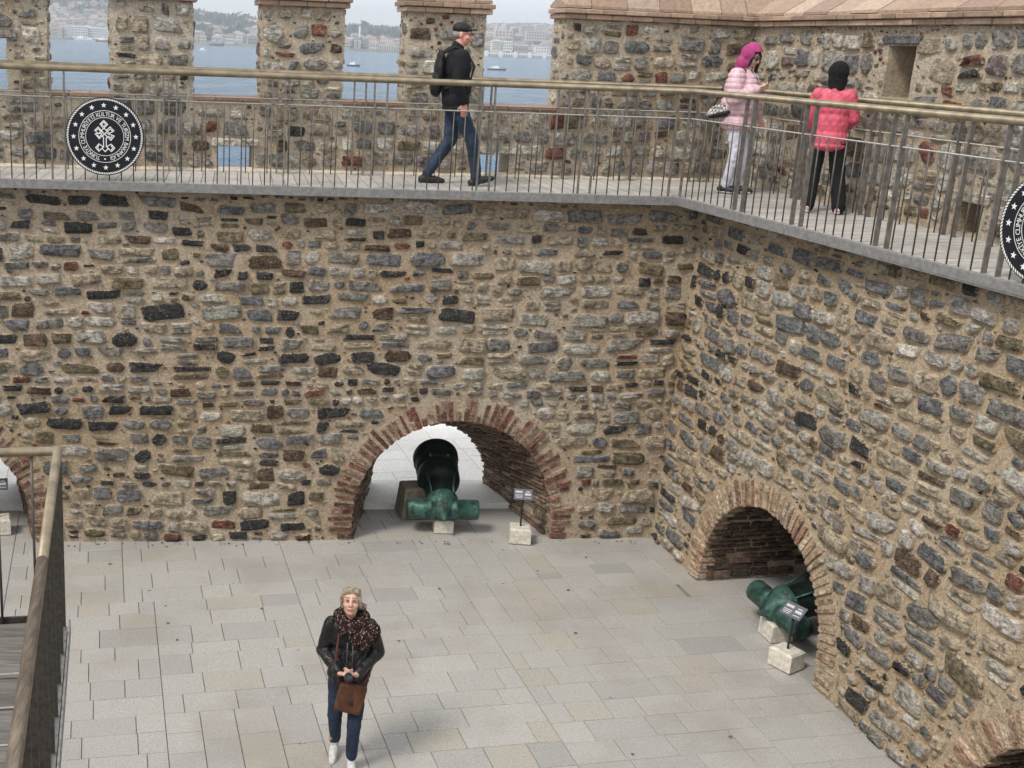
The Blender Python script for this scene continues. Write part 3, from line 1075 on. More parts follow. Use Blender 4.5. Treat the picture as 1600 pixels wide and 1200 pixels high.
def plank(p4, mat, c):
    p4 = np.array(p4, float); lo = p4.copy(); lo[:, 2] -= .035
    V = np.concatenate([lo, p4]); F = [(4, 5, 6, 7), (0, 1, 5, 4), (1, 2, 6, 5), (2, 3, 7, 6), (3, 0, 4, 7)]
    return mk('plank', V, F, mat, dk, col=c, edge=np.ones(8))


x = -6.4
while x < 3.66:
    w = .128; x1 = min(x + w, 3.66); g = .007
    a, b = x + g / 2, x1 - g / 2; zz = DECK + rg.uniform(-.002, .002)
    # planks square to the edge: the far end drifts with the edge's direction
    sh = -.106
    pts = []
    for q in (a, b):
        yb = bA(q) - .03; pts.append((q, fA(q) + .012, yb))
    plank([(pts[0][0], pts[0][1], zz), (pts[1][0], pts[1][1], zz), (pts[1][0] + sh * (pts[1][2] - pts[1][1]) * .9, pts[1][2] - .02, zz), (pts[0][0] + sh * (pts[0][2] - pts[0][1]) * .9, pts[0][2] - .02, zz)], M['plank'], np.full(3, rg.uniform(.86, 1.08)) * (1, .995, .985))
    x = x1
y = 14.62
while y > 6.9:
    w = .128; g = .007; zz = DECK + rg.uniform(-.002, .002)
    y0, y1 = y - w + g / 2, y - g / 2
    L = lambda q: (fB(q) + .012 if q < 12.78 else 3.668 - .10 * (q - 12.78))
    sl = .195
    pts = [(L(y0), y0, zz), (bB(y0) - .03, y0 + sl * (bB(y0) - L(y0)), zz), (bB(y1) - .03, y1 + sl * (bB(y1) - L(y1)), zz), (L(y1), y1, zz)]
    if pts[1][1] < 14.8: plank(pts, M['plank'], np.full(3, rg.uniform(.86, 1.08)) * (1, .995, .985))
    y -= w
# edge beam
for p, q in (((-6.6, fA(-6.6)), (3.67, 12.78)), ((3.67, 12.78), (fB(6.7), 6.7))):
    p = np.array(p + (0,)); q = np.array(q + (0,)); d = q - p; L = np.linalg.norm(d); d /= L; nn = np.array([d[1], -d[0], 0])
    V, F = bbox((p + q) / 2 + nn * .0 + [0, 0, DECK - .045], L, .05, .098, .004, d, nn)
    mk('edge_beam', V, fix(F, True), M['beam'], dk)

# ------------------------------------------------------------------ railings
rg = np.random.default_rng(9)
RZ = 5.285


def railing(name, label, pts, pairs, zbase, ztop, zmid, base, spacing=.125, rail_r=.032, group=None, rail_mat='rail', plate=.046, skip=None):
    """round handrail, thin bar under it, paired flat posts and thin balusters between bar and deck"""
    root = empty(name, base, label, 'railing', group)
    P = [np.array(p + (0.0,)) for p in pts]
    V, F = tube([p + [0, 0, ztop] for p in P], rail_r, 14); mk('handrail', V, F, M[rail_mat], root, True)
    V, F = tube([p + [0, 0, zmid] for p in P], .0075, 8); mk('mid_bar', V, F, M['wire'], root, True)
    for i in range(len(P) - 1):
        d = P[i + 1] - P[i]; L = np.linalg.norm(d); d = d / L; nn = np.array([d[1], -d[0], 0])
        pos = [s for s in pairs[i] if -.01 < s < L + .01]
        for s in pos:
            for k in (-.068, .068):
                c = P[i] + d * (s + k)
                V, F = bbox(c + [0, 0, (zbase + ztop - .03) / 2], .014, plate, ztop - .03 - zbase, .002, d, nn)
                mk('post', V, fix(F, True), M['post'], root)
        s = .06
        while s < L:
            if all(abs(s - q) > .11 for q in pos) and not (skip and skip(i, s)):
                c = P[i] + d * s
                V, F = tube([c + [0, 0, zbase], c + [0, 0, zmid]], .0068, 6); mk('baluster', V, F, M['steel'], root, True)
            s += spacing
    return root


fr_c = (3.72, 12.83)
a0 = (-6.4, fA(-6.4) + .05); a0v = np.array(a0); cv = np.array(fr_c)
LA = np.linalg.norm(cv - a0v); dA = (cv - a0v) / LA
pairA = [(x - a0[0]) / dA[0] for x in (-5.25, -4.13, -3.0, -1.86, -.74, .33, 1.48, 2.6, 3.62)]
b1 = (fB(6.9) + .05, 6.9); LB = np.linalg.norm(np.array(b1) - cv)
pairB = [(12.83 - y) * LB / (12.83 - 6.9) for y in (11.80, 10.88, 9.76, 8.60, 7.4)]
railing('metal_railing', 'front railing with bronze handrail along the courtyard edge of the walkway', [a0, fr_c, b1], [pairA, pairB], DECK - .01, RZ, DECK + .845, (3.72, 12.83, DECK))
k0 = (-6.4, bA(-6.4) - .15); kc = (4.74, bA(4.74) - .13); k1 = (bB(7.2) - .13, 7.2)
LK = np.linalg.norm(np.array(kc) - np.array(k0)); dK = (np.array(kc) - np.array(k0)) / LK
pairK = [(x - k0[0]) / dK[0] for x in (-5.0, -3.55, -2.1, -.75, .12, 1.6, 2.55, 3.4, 4.3)]
pairK2 = [1.5, 2.75, 4.0, 5.3]
railing('metal_railing', 'rear railing with bronze handrail close against the parapet stones', [k0, kc, k1], [pairK, pairK2], DECK - .01, RZ + .005, DECK + .845, (4.74, 14.5, DECK), spacing=.25)

# ------------------------------------------------------------------ round emblem signs on the railing
def glyph(ch, size):
    cu = bpy.data.curves.new('glyph', 'FONT'); cu.body = ch; cu.size = size; cu.align_x = 'CENTER'; cu.extrude = .0; cu.resolution_u = 3
    ob = bpy.data.objects.new('glyph', cu); COL.objects.link(ob)
    dg = bpy.context.evaluated_depsgraph_get(); dg.update()
    me = bpy.data.meshes.new_from_object(ob.evaluated_get(dg))
    V = np.array([v.co[:2] for v in me.vertices]); F = [tuple(p.vertices) for p in me.polygons]
    bpy.data.objects.remove(ob); bpy.data.curves.remove(cu); bpy.data.meshes.remove(me)
    return V, F


def emblem(c, ex, nrm, label, group=None, R=.40):
    ex = np.array(ex, float); ex /= np.linalg.norm(ex); nrm = np.array(nrm, float); nrm /= np.linalg.norm(nrm); ez = np.array([0, 0, 1.0]); c = np.array(c, float)
    W = lambda q, d: c + np.asarray(q)[:, :1] * ex + np.asarray(q)[:, 1:2] * ez + d * nrm
    root = empty('emblem_sign', c, label, 'sign', group)
    n = 72; t = np.linspace(0, 2 * math.pi, n, endpoint=False); ci = np.stack([np.cos(t), np.sin(t)], 1)
    V = np.concatenate([W(ci * R, -.008), W(ci * R, .006), W(ci * (R - .006), .010)])
    F = [tuple(range(n)), tuple(range(2 * n, 3 * n))[::-1]] + [(r * n + (i + 1) % n, r * n + i, r * n + n + i, r * n + n + (i + 1) % n) for r in range(2) for i in range(n)]
    mk('disc', V, [tuple(f)[::-1] for f in F], M['emblem'], root)

    def flat(name, parts):
        m = MB()
        for q, F in parts:
            m.add(W(q, .0125), [tuple(f) for f in F])
        m.build(name, M['white'], root)

    def ring(r0, r1, n=72):
        t = np.linspace(0, 2 * math.pi, n, endpoint=False); u = np.stack([np.cos(t), np.sin(t)], 1)
        return np.concatenate([u * r0, u * r1]), [(i, n + i, n + (i + 1) % n, (i + 1) % n) for i in range(n)]

    rope = []
    nr = 96
    for i in range(nr):
        a = 2 * math.pi * i / nr; w = 2 * math.pi / nr * .62; sk = .045
        q = [(.925, a), (.972, a + sk), (.972, a + sk + w), (.925, a + w)]
        rope.append((np.array([(R * r * math.cos(t), R * r * math.sin(t)) for r, t in q]), [(0, 1, 2, 3)]))
    flat('rope_border', rope)
    for i in range(16):
        a = math.pi / 2 + 2 * math.pi * i / 16 + .02
        cc = np.array([math.cos(a), math.sin(a)]) * R * .795
        pts = []
        for k in range(10):
            t = math.pi / 2 + k * math.pi / 5; r = (.072 if k % 2 == 0 else .03) * R
            pts.append(cc + r * np.array([math.cos(t), math.sin(t)]))
        pts.append(cc)
        flat('star', [(np.array(pts), [(10, k, (k + 1) % 10) for k in range(10)])])
    flat('ring_line', [ring(R * .655, R * .668)]); flat('ring_line', [ring(R * .482, R * .495)])
    txt = 'TÜRKİYE CUMHURİYETİ KÜLTÜR VE TURİZM BAKANLIĞI'
    wd = {' ': .6, 'I': .5, 'İ': .5, 'M': 1.3, 'H': 1.1, 'U': 1.05, 'Ü': 1.05}
    ws = [wd.get(ch, 1.0) for ch in txt]; tot = sum(ws)
    span = math.radians(334); a = -math.pi / 2 - math.radians(13)
    parts = []
    for ch, w in zip(txt, ws):
        am = a - span * w / tot / 2
        if ch != ' ':
            V2, F2 = glyph(ch, .148 * R)
            u = np.array([math.sin(am), -math.cos(am)]); up = np.array([math.cos(am), math.sin(am)])
            q = V2[:, :1] * u * .92 + V2[:, 1:2] * up + up * R * .522
            parts.append((q, F2))
        a -= span * w / tot
    flat('lettering', parts)
    dt = np.linspace(0, 2 * math.pi, 14, endpoint=False)
    flat('dot', [(np.stack([np.cos(dt) * .022 * R, np.sin(dt) * .022 * R - R * .575], 1), [tuple(range(14))])])

    # interlaced tree knot: outlined bands
    S = R / 455.0
    K = lambda pts: [((x - 615) * S, (640 - y) * S) for x, y in pts]

    def stroke(pts, w=11):
        out = []
        pts = [np.array(p) for p in K(pts)]
        for p, q in zip(pts[:-1], pts[1:]):
            d = q - p; L = np.linalg.norm(d); d /= L; nn = np.array([-d[1], d[0]]) * w * S / 2; e = d * w * S / 2
            out.append((np.array([p - e - nn, q + e - nn, q + e + nn, p - e + nn]), [(0, 1, 2, 3)]))
        return out
    lines = [[(600, 545), (562, 497), (605, 452), (650, 497), (582, 565)], [(605, 470), (632, 497), (606, 523), (580, 497), (605, 470)],
             [(595, 590), (540, 530), (500, 570), (540, 610), (575, 575)], [(520, 570), (540, 550), (570, 580)],
             [(610, 545), (672, 600), (722, 570), (680, 525), (640, 560)], [(700, 570), (680, 548), (650, 575)],
             [(580, 600), (505, 610), (550, 665), (600, 620), (650, 570)], [(528, 625), (550, 645), (575, 620)],
             [(640, 600), (725, 630), (685, 680), (640, 635), (580, 580)], [(700, 632), (685, 655), (660, 632)],
             [(575, 610), (600, 650), (600, 760), (575, 780)], [(655, 640), (632, 655), (632, 755), (660, 785)],
             [(600, 760), (545, 725), (508, 770), (545, 812), (580, 775), (618, 815), (650, 780)], [(545, 745), (528, 770), (545, 790)],
             [(632, 755), (690, 725), (730, 770), (690, 812), (650, 770)], [(690, 745), (708, 770), (690, 790)]]
    parts = []
    for l in lines: parts += stroke(l, 10)
    # lay each stroke a hair higher so that crossings never share a plane
    m = MB()
    for i, (q, F) in enumerate(parts): m.add(W(q, .0122 + i * .00006), F)
    m.build('knot_motif', M['white'], root)
    return root


M['emblem'] = m_plain('dark_emblem_enamel', (.012, .014, .019), .7, var=.1, spec=.2)
emblem((-2.52, fA(-2.52) + .012, 4.612), dA.tolist() + [0], (dA[1], -dA[0], 0), 'round black emblem disc with white stars and knot on the long railing')
dB = (np.array(b1) - cv) / LB
eB = (fB(8.16) + .012, 8.16, 4.574)
emblem(eB, (-dB[0], -dB[1], 0) if False else (dB[0], dB[1], 0), (dB[1], -dB[0], 0), 'round black emblem disc cut off by the photo edge on the receding railing')

# ------------------------------------------------------------------ stair landing at the lower left
LZ = 2.10
LE = np.array([-.193, .9812, 0]); LX = np.array([LE[1], -LE[0], 0])
lp = lambda s, q, z: np.array([-1.665, 6.52, 0]) - LE * s - LX * q + np.array([0, 0, z])       # s towards the camera, q to the left
landing = tag(mk('stair_landing', [lp(0, -.03, LZ - .14), lp(4.6, -.03, LZ - .14), lp(4.6, 2.4, LZ - .14), lp(0, 2.4, LZ - .14),
                                   lp(0, -.03, LZ - .045), lp(4.6, -.03, LZ - .045), lp(4.6, 2.4, LZ - .045), lp(0, 2.4, LZ - .045)], BOXF, M['beam']), kind='structure')
s = .02
while s < 4.5:
    w = .155; zz = LZ + rg.uniform(-.002, .002)
    p4 = np.array([lp(s, .02, zz), lp(s + w, .02, zz), lp(s + w, 2.38, zz), lp(s, 2.38, zz)]); lo = p4 - [0, 0, .035]
    mk('plank', np.concatenate([lo, p4]), [(4, 7, 6, 5), (0, 4, 5, 1), (1, 5, 6, 2), (2, 6, 7, 3), (3, 7, 4, 0)], M['dark_plank'], landing, col=np.full(3, rg.uniform(.8, 1.2)), edge=np.ones(8))
    s += w + .006
for k, s in enumerate((.62, .97, 1.32, 1.9)):
    V, F = bbox(lp(s, 1.2, LZ + .004), .016, 2.3, .006, .001, LE, LX)
    mk('tread_strip', V, fix(F, True), M['wire'], landing)
# columns that carry it
for s in (.15, 3.9):
    for q in (.1, 2.2):
        V, F = bbox(lp(s, q, (LZ - .14) / 2), .12, .12, LZ - .14, .004, LE, LX); mk('column', V, fix(F, True), M['beam'], landing)
lr = empty('landing_railing', lp(0, 0, LZ), 'grey plate railing with worn handrail beside the wooden landing', 'railing')
zt = LZ + 1.12
V, F = tube([lp(0, 2.4, zt), lp(0, 0, zt), lp(1.52, 0, zt)], .028, 16); mk('handrail', V, F, M['rail'], lr, True)
V, F = tube([lp(1.525, 0, zt), lp(4.6, 0, zt)], .029, 16); mk('old_handrail', V, F, M['old_rail'], lr, True)
V, F = bbox(lp(2.3, -.045, LZ - .05), 4.6, .012, .10, .002, LE, LX); mk('side_stringer', V, fix(F, True), M['beam'], lr)
s = .03; k = 0
while s < 4.4:
    V, F = bbox(lp(s, -.0, (LZ - .03 + zt - .03) / 2), .012, .046, zt - LZ, .002, LE, LX); mk('post', V, fix(F, True), M['landing_post'], lr)
    for j in (1,):
        c = lp(s + .17 * j, 0, 0)
        V, F = tube([c + [0, 0, LZ - .04], c + [0, 0, zt - .02]], .008, 8); mk('baluster', V, F, M['steel'], lr, True)
    s += .335
for q in (.155, .36, .56, .76, .96, 1.2):
    c = lp(0, q, 0)
    V, F = tube([c + [0, 0, LZ - .02], c + [0, 0, zt - .02]], .0085, 8); mk('baluster', V, F, M['steel'], lr, True)
V, F = bbox(lp(-.02, 1.2, LZ + .0), .014, 2.4, .06, .002, LE, LX); mk('foot_bar', V, fix(F, True), M['landing_post'], lr)

# ------------------------------------------------------------------ bronze mortars and their stone rests
def cannon(base, axis, cross, label, ang=17.0):
    """stubby bronze mortar: pointed breech over a thick trunnion roll, narrow chamber, wide bore"""
    root = empty('bronze_mortar', (base[0], base[1], 0), label, 'cannon', 'bronze mortars under the arches')
    ax = np.array(axis, float); ax /= np.linalg.norm(ax); ax = ax * math.cos(math.radians(ang)) + np.array([0, 0, math.sin(math.radians(ang))])
    cr = np.array(cross, float); cr /= np.linalg.norm(cr)
    o = np.array(base, float)
    prof = [(-.235, .0), (-.225, .012), (-.15, .07), (-.06, .138), (.02, .185), (.07, .20), (.12, .195), (.15, .18), (.30, .178), (.38, .185), (.42, .225), (.46, .252),
            (.50, .262), (.60, .264), (.66, .258), (.675, .246), (.69, .246), (.70, .262), (.74, .266), (.86, .262), (.88, .272), (.905, .285), (1.0, .287), (1.02, .278), (1.02, .20), (.55, .19), (.5, .0)]
    V, F = lathe(o, ax, prof, 40); mk('barrel', V, fix(F, True), M['dark_bronze'], root, True)
    V, F = lathe(o - ax * .002, ax, [(t, r + .003) for t, r in prof[:7]], 40); mk('breech_cone', V, fix(F, True), M['bronze'], root, True)
    w = .43
    V, F = lathe(o - cr * w - np.array([0, 0, .02]), cr, [(0, 0), (0, .108), (.012, .118), (.018, .12), (.255, .12), (.262, .13), (.29, .13), (.295, .126), (2 * w - .295, .126), (2 * w - .29, .13), (2 * w - .262, .13), (2 * w - .255, .12), (2 * w - .018, .12), (2 * w - .012, .118), (2 * w, .108), (2 * w, 0)], 32)
    mk('trunnion_roll', V, fix(F, True), M['bronze'], root, True)
    # ribs along the chamber and lifting eyes at the muzzle ring
    upv = np.cross(cr, ax); upv = upv / np.linalg.norm(upv); upv = upv if upv[2] > 0 else -upv
    for t in (-.75, .75):
        d = cr * math.sin(t) + upv * math.cos(t)
        V, F = tube([o + ax * .10 + d * .19, o + ax * .24 + d * .205, o + ax * .44 + d * .25], .012, 8); mk('rib', V, F, M['bronze'], root, True)
        d = cr * math.sin(t * .55) + upv * math.cos(t * .55)
        V, F = lathe(o + ax * .71 + d * .26, d, [(0, .022), (.02, .024), (.032, .014), (.036, 0)], 12); mk('lug', V, fix(F, True), M['bronze'], root, True)
    return root


def block(name, label, cat, c, sx, sy, sz, ax, mat, group=None, seed=1, batter=.0):
    ax = np.array(ax, float); ax /= np.linalg.norm(ax); ay = np.array([-ax[1], ax[0], 0])
    V, F = bbox((c[0], c[1], sz / 2), sx, sy, sz, .015, ax, ay)
    k = V[:, 2] > sz / 2; V[k] = V[k] + (np.array([c[0], c[1], 0]) - V[k]) * [batter, batter, 0]
    V = V + (np.stack([vnoise(V, 9, seed + i) - .5 for i in range(3)], 1)) * [.012, .012, 0]
    o = mk(name, V, fix(F, True), M[mat]); tag(o, label, cat, group)
    return o


cannon((1.31, 12.90, .32), (-.04, 1, 0), (1, .04, 0), 'green bronze mortar pointing out through the bright brick arch')
block('rest_block', 'small pale stone block under the mortar in the bright arch', 'stone block', (1.33, 12.94), .23, .20, .17, (1, .05, 0), 'marble')
block('rest_block', 'brown tapered stone block beside the mortar barrel in the bright arch', 'stone block', (1.02, 13.42), .42, .36, .40, (1, .2, 0), 'brownstone', seed=4, batter=.16)
cannon((4.53, 10.62, .33), (1, .21, 0), (.21, -1, 0), 'green bronze mortar half hidden in the dark arch of the receding wall', 14)
block('rest_block', 'pale stone block under the mortar in the dark arch', 'stone block', (4.53, 10.60), .24, .24, .20, (1, .21, 0), 'marble', seed=9)


def info_sign(c, face, label, tilt=.9):
    root = empty('information_stand', (c[0], c[1], 0), label, 'sign', 'information stands beside the mortars')
    f = np.array(face, float); f /= np.linalg.norm(f); r = np.array([-f[1], f[0], 0])
    V, F = bbox((c[0], c[1], .10), .25, .22, .20, .018, r, f); k = V[:, 2] > .1
    V = V + np.stack([vnoise(V, 9, 31 + i) - .5 for i in range(3)], 1) * .012 * [1, 1, 0]
    mk('base', V, fix(F, True), M['marble'], root)
    V, F = tube([(c[0], c[1], .19), (c[0] + f[0] * -.01, c[1] + f[1] * -.01, .58)], .011, 10); mk('pole', V, F, M['black'], root, True)
    up = -f * math.sin(tilt) + np.array([0, 0, math.cos(tilt)]); nn = f * math.cos(tilt) + np.array([0, 0, math.sin(tilt)])
    pc = np.array([c[0], c[1], .60])
    V, F = bbox(pc, .22, .15, .012, .002, r, up, nn); pn = mk('panel', V, F, M['panel'], root)
    for dx, dy, w, h in ((-.05, .03, .08, .028), (-.05, -.012, .085, .008), (-.05, -.03, .085, .008), (-.05, -.048, .07, .008), (.055, .035, .05, .012), (.055, .0, .07, .03), (.055, -.045, .07, .008)):
        q = pc + r * dx + up * dy + nn * .0075
        mk('print', [q - r * w / 2 - up * h / 2, q + r * w / 2 - up * h / 2, q + r * w / 2 + up * h / 2, q - r * w / 2 + up * h / 2], [(0, 1, 2, 3)], M['print'], pn)


M['panel'] = m_plain('sign_panel', (.10, .105, .12), .25, var=.1)
M['print'] = m_plain('sign_print', (.50, .50, .52), .4, var=.2, scale=90)
info_sign((2.23, 12.72), (-.1, -1, 0), 'small tilted sign on black pole and pale block beside the bright arch')
info_sign((4.42, 10.02), (-.8, -.55, 0), 'small tilted sign on black pole and pale block beside the dark arch')
info_sign((-3.86, 12.38), (.3, -1, 0), 'pale block of a sign stand seen through the landing railing')

# ------------------------------------------------------------------ sea, far shore, boats, haze
rg = np.random.default_rng(77)
SEA = -2.5


def m_water():
    t = NT('sea_water'); p = t.pos()
    a = t.noise(t.pos((.16, .075, 1)), 1.0, 8, .62, .4); b = t.noise(t.pos((.7, .4, 1)), 1.0, 4, .6); c = t.noise(t.pos((.006, .02, 1)), 1.0, 4, .6)
    col = t.mix(t.ramp(c, .35, .65), (.028, .125, .24), (.05, .165, .31))
    n1 = t.bump(a, 1.0, 9.0); n2 = t.bump(b, .4, .3, n1)
    return t.done(col, .12, nrm=n2, spec=.35)


M['water'] = m_water()
tag(mk('sea', [(-9000, 24, SEA), (9000, 24, SEA), (9000, 12000, SEA), (-9000, 12000, SEA)], [(0, 1, 2, 3)], M['water']), kind='structure')
tag(mk('quay_edge', *box((0, 25.75, -1.7), 120, .5, 3.4), M['marble']), kind='structure')

HOR = lambda px: 44.5 + (108.79 - 44.52) / 1600 * px


def ray(px, py):
    return c_fw + c_rt * (px - 530) / 1805 + c_up * (560 - py) / 1805


def at_y(px, py, y):
    d = ray(px, py); return EYE + d * (y / d[1])


def hill(x, y):
    """height above the sea of the far shore"""
    s = np.clip((y - 1262) / 620, 0, 1); s = s * s * (3 - 2 * s)
    k = np.interp(x, [-1400, -600, -420, -330, -260, -150, -40, 60, 140, 260, 340, 1500], [30, 44, 46, 44, 34, 26, 21, 20, 26, 36, 36, 30])
    return 1.6 + s * k


def m_land():
    t = NT('far_hillside'); p = t.pos((.02, .02, .05)); n = t.noise(p, 1.5, 5, .7)
    return t.done(t.mix(t.ramp(n, .35, .65), (.085, .10, .07), (.20, .19, .165)), .95)


xs = np.linspace(-1600, 1600, 100); ys = np.concatenate([[1236], np.linspace(1242, 2900, 40)])
X, Y = np.meshgrid(xs, ys, indexing='ij'); P = np.stack([X.ravel(), Y.ravel(), np.zeros(X.size)], 1)
P[:, 2] = SEA + hill(P[:, 0], P[:, 1]) + (vnoise(P, .012, 3) - .5) * 8 * np.clip((P[:, 1] - 1300) / 300, 0, 1)
k = P[:, 1] < 1237; P[k, 2] = SEA - 2
ny = len(ys)
tag(mk('far_shore', P, [(i * ny + j, (i + 1) * ny + j, (i + 1) * ny + j + 1, i * ny + j + 1) for i in range(len(xs) - 1) for j in range(ny - 1)], m_land(), smooth=True), kind='structure')

M['house'] = m_attr('far_house_wall', .9, .0)
M['leaf'] = m_plain('far_foliage', (.055, .075, .05), .9, var=.35, scale=.2, bump=0)
CITYC = [(.62, .60, .57), (.70, .69, .67), (.55, .50, .45), (.48, .44, .42), (.60, .52, .46), (.40, .40, .42), (.66, .62, .52), (.52, .44, .42)]
city = MB(); wood = MB()
ROOF = [(.32, .17, .13), (.36, .22, .17), (.30, .28, .27), (.40, .38, .36)]
for i in range(2600):
    x = rg.uniform(-560, 420); y = 1290 + 640 * rg.random() ** .8
    green = vnoise(np.array([[x, y, 0]]), .011, 9)[0]
    z = SEA + hill(x, y)
    if green > .55 and not (x > 120):
        n = 7
        for _ in range(2):
            r = rg.uniform(5, 11); cx, cy = x + rg.normal(0, 6), y + rg.normal(0, 6)
            q = rg.normal(0, 1, (26, 3)); q /= np.linalg.norm(q, axis=1)[:, None]; q[:, 2] = np.abs(q[:, 2]) * .8
            q = q * rg.uniform(.55, 1.1, (26, 1)) * r + (cx, cy, z + r * .2)
            for w in q:
                d = rg.normal(0, 1, (3, 3)) * r * .42
                wood.add(w + d, [(0, 1, 2)])
        continue
    w, d, h = rg.uniform(5, 12), rg.uniform(5, 10), rg.uniform(5, 11)
    a = rg.normal(0, .25); ax = (math.cos(a), math.sin(a), 0); ay = (-math.sin(a), math.cos(a), 0)
    c = np.array(CITYC[rg.integers(len(CITYC))]) * rg.uniform(.55, 1.0)
    V, F = box((x, y, z + h / 2 - 2), w, d, h + 4, ax, ay); city.add(V, F, c)
    # window bands as recessed darker strips, roof on top
    for fl in range(int(h / 3.2)):
        V, F = box((x - ay[0] * (d / 2 + .05) * 1, y - ay[1] * (d / 2 + .05), z + 1.8 + fl * 3.2), w * .82, .2, 1.3, ax, ay); city.add(V, F, c * .42)
    rc = np.array(ROOF[rg.integers(4)])
    if rg.random() < .6:
        V, F = box((x, y, z + h + .9), w * 1.04, d * 1.04, 1.8, ax, ay); V[4:, :2] = (x, y) + (V[4:, :2] - (x, y)) * .35; city.add(V, F, rc)
    else:
        V, F = box((x, y, z + h + .3), w * 1.03, d * 1.03, .7, ax, ay); city.add(V, F, c * .9)
tag(city.build('distant_city', M['house']), 'pale hazy houses of the city covering the far hillside', 'city', kind='stuff')
tag(wood.build('distant_woods', M['leaf']), 'hazy trees among the houses of the far shore', 'trees', kind='stuff')

PANE = mk('window', *box((0, 0, 0), 1, .5, 1), M['black'])
PANE_ME = PANE.data
bpy.data.objects.remove(PANE)
PANE_ME.materials.clear(); PANE_ME.materials.append(m_plain('far_window', (.12, .13, .15), .4, bump=0))


def far_building(px0, px1, ptop, pbot, y, col, label, nx=0, nz=0, roof=None, name='waterfront_building', cat='building', depth=14, extra=None, ww=.5, wh=.55):
    a, b = at_y(px0, pbot, y), at_y(px1, pbot, y); t = at_y((px0 + px1) / 2, ptop, y)[2]
    x0, x1 = a[0], b[0]; zb = min(a[2], b[2]) - 1; W, H = x1 - x0, t - zb
    root = empty(name, ((x0 + x1) / 2, y, zb), label, cat)
    mk('wall', *box(((x0 + x1) / 2, y + depth / 2, zb + H / 2), W, depth, H), M['house'], root, col=col, edge=np.ones(8))
    if roof is not None:
        V, F = box(((x0 + x1) / 2, y + depth / 2, t + H * .06), W * 1.03, depth * 1.05, H * .12); V[4:, 1] = y + depth / 2 + (V[4:, 1] - y - depth / 2) * .3; V[4:, 0] = (x0 + x1) / 2 + (V[4:, 0] - (x0 + x1) / 2) * .86
        mk('roof', V, F, M['house'], root, col=roof, edge=np.ones(8))
    for i in range(nx):
        for j in range(nz):
            o = bpy.data.objects.new('window', PANE_ME); COL.objects.link(o); o.parent = root
            loc = np.array([x0 + W * (i + .5) / nx, y - .1, zb + H * (.12 + .82 * (j + .5) / nz)])
            o.location = loc - wl(root); o.scale = (W / nx * ww, 1, H * .82 / nz * wh)
    if extra: extra(root, x0, x1, zb, t, y)
    return root


far_building(112, 137, 40, 57, 1246, (.78, .77, .75), 'white hotel block with dark windows on the far shore between first merlons', 7, 4)
far_building(138, 171, 43, 59, 1250, (.80, .80, .79), 'long white waterfront block beside the white hotel across the water', 12, 4)
far_building(91, 97, 42, 57, 1252, (.62, .55, .48), 'narrow tan tower block left of the white hotel on the far shore', 2, 5)
far_building(100, 106, 40, 57, 1256, (.66, .66, .66), 'narrow pale grey block beside the white hotel on the far shore', 2, 5)
far_building(331, 346, 57, 68, 1248, (.62, .60, .55), 'low cream building behind the dark ferry across the water', 5, 2, (.40, .37, .34))
far_building(352, 366, 60, 66, 1248, (.66, .66, .66), 'low white shed on the shore beside the small tugboat', 4, 1)
far_building(553, 557, 62, 81, 1246, (.68, .60, .52), 'slim cream tower block at the shore between the second and third merlon', 1, 6)
far_building(559, 563, 63, 81, 1247, (.70, .68, .66), 'slim white tower block beside the cream one across the water', 1, 6)
far_building(577, 590, 67, 81, 1245, (.60, .55, .48), 'brown waterfront hall with banded front across the water', 3, 2, (.33, .27, .25))
far_building(592, 618, 70, 81, 1246, (.72, .67, .56), 'cream waterfront hall with tall columns across the water', 7, 1, (.30, .24, .23), ww=.5, wh=.8)


def spire(root, x0, x1, zb, t, y):
    c = ((x0 + x1) / 2, y + 7, t)
    V, F = lathe(c, (0, 0, 1), [(0, 4.6), (2, 4.6), (4.2, 3.8), (6.2, 2.2), (7, 1.0), (9, .8), (11.5, .1)], 16); mk('dome', V, fix(F, True), M['house'], root, True, col=(.40, .40, .43), edge=np.ones(len(V)))
    for q in (-1, 1):
        V, F = lathe((c[0] + q * (x1 - x0) * .42, c[1], t - 2), (0, 0, 1), [(0, 1.2), (5, 1.1), (6.5, .1)], 10); mk('turret', V, fix(F, True), M['house'], root, True, col=(.55, .52, .50), edge=np.ones(len(V)))


def tower(root, x0, x1, zb, t, y):
    V, F = lathe(((x0 + x1) / 2, y + 2, t), (0, 0, 1), [(0, 1.6), (3, .1)], 10); mk('spire', V, fix(F, True), M['house'], root, True, col=(.6, .6, .6), edge=np.ones(len(V)))


far_building(560, 562.5, 44, 68, 1400, (.82, .82, .82), 'thin white tower rising over the far city', 0, 0, name='city_tower', cat='tower', depth=3, extra=tower)
far_building(773, 801, 47, 57, 1420, (.62, .54, .48), 'domed hall with a spire on the far hill beside the walking man', 5, 2, name='domed_hall', extra=spire)
far_building(813, 835, 40, 52, 1500, (.50, .48, .48), 'grey hilltop block left of its pale neighbour over the far city', 6, 3)
far_building(837, 853, 38, 50, 1510, (.62, .61, .61), 'pale hilltop block standing highest over the far city', 5, 3)
far_building(822, 854, 48, 62, 1440, (.55, .48, .48), 'broad pinkish block on the slope under the hilltop blocks', 8, 3)
far_building(768, 783, 64, 78, 1252, (.72, .66, .50), 'yellow waterfront block with banded storeys across the water', 1, 4, (.45, .45, .47), ww=.9, wh=.35)
far_building(784, 800, 64, 78, 1254, (.78, .77, .74), 'white waterfront block with small windows beside the yellow one', 5, 3)
far_building(804, 825, 71, 80, 1250, (.34, .30, .29), 'dark brown hall on the shore behind the white palace front', 4, 1, (.42, .42, .45))
far_building(836, 858, 73, 82, 1250, (.80, .79, .77), 'white building with a dark roof line near the solid parapet', 5, 2, (.28, .28, .30))


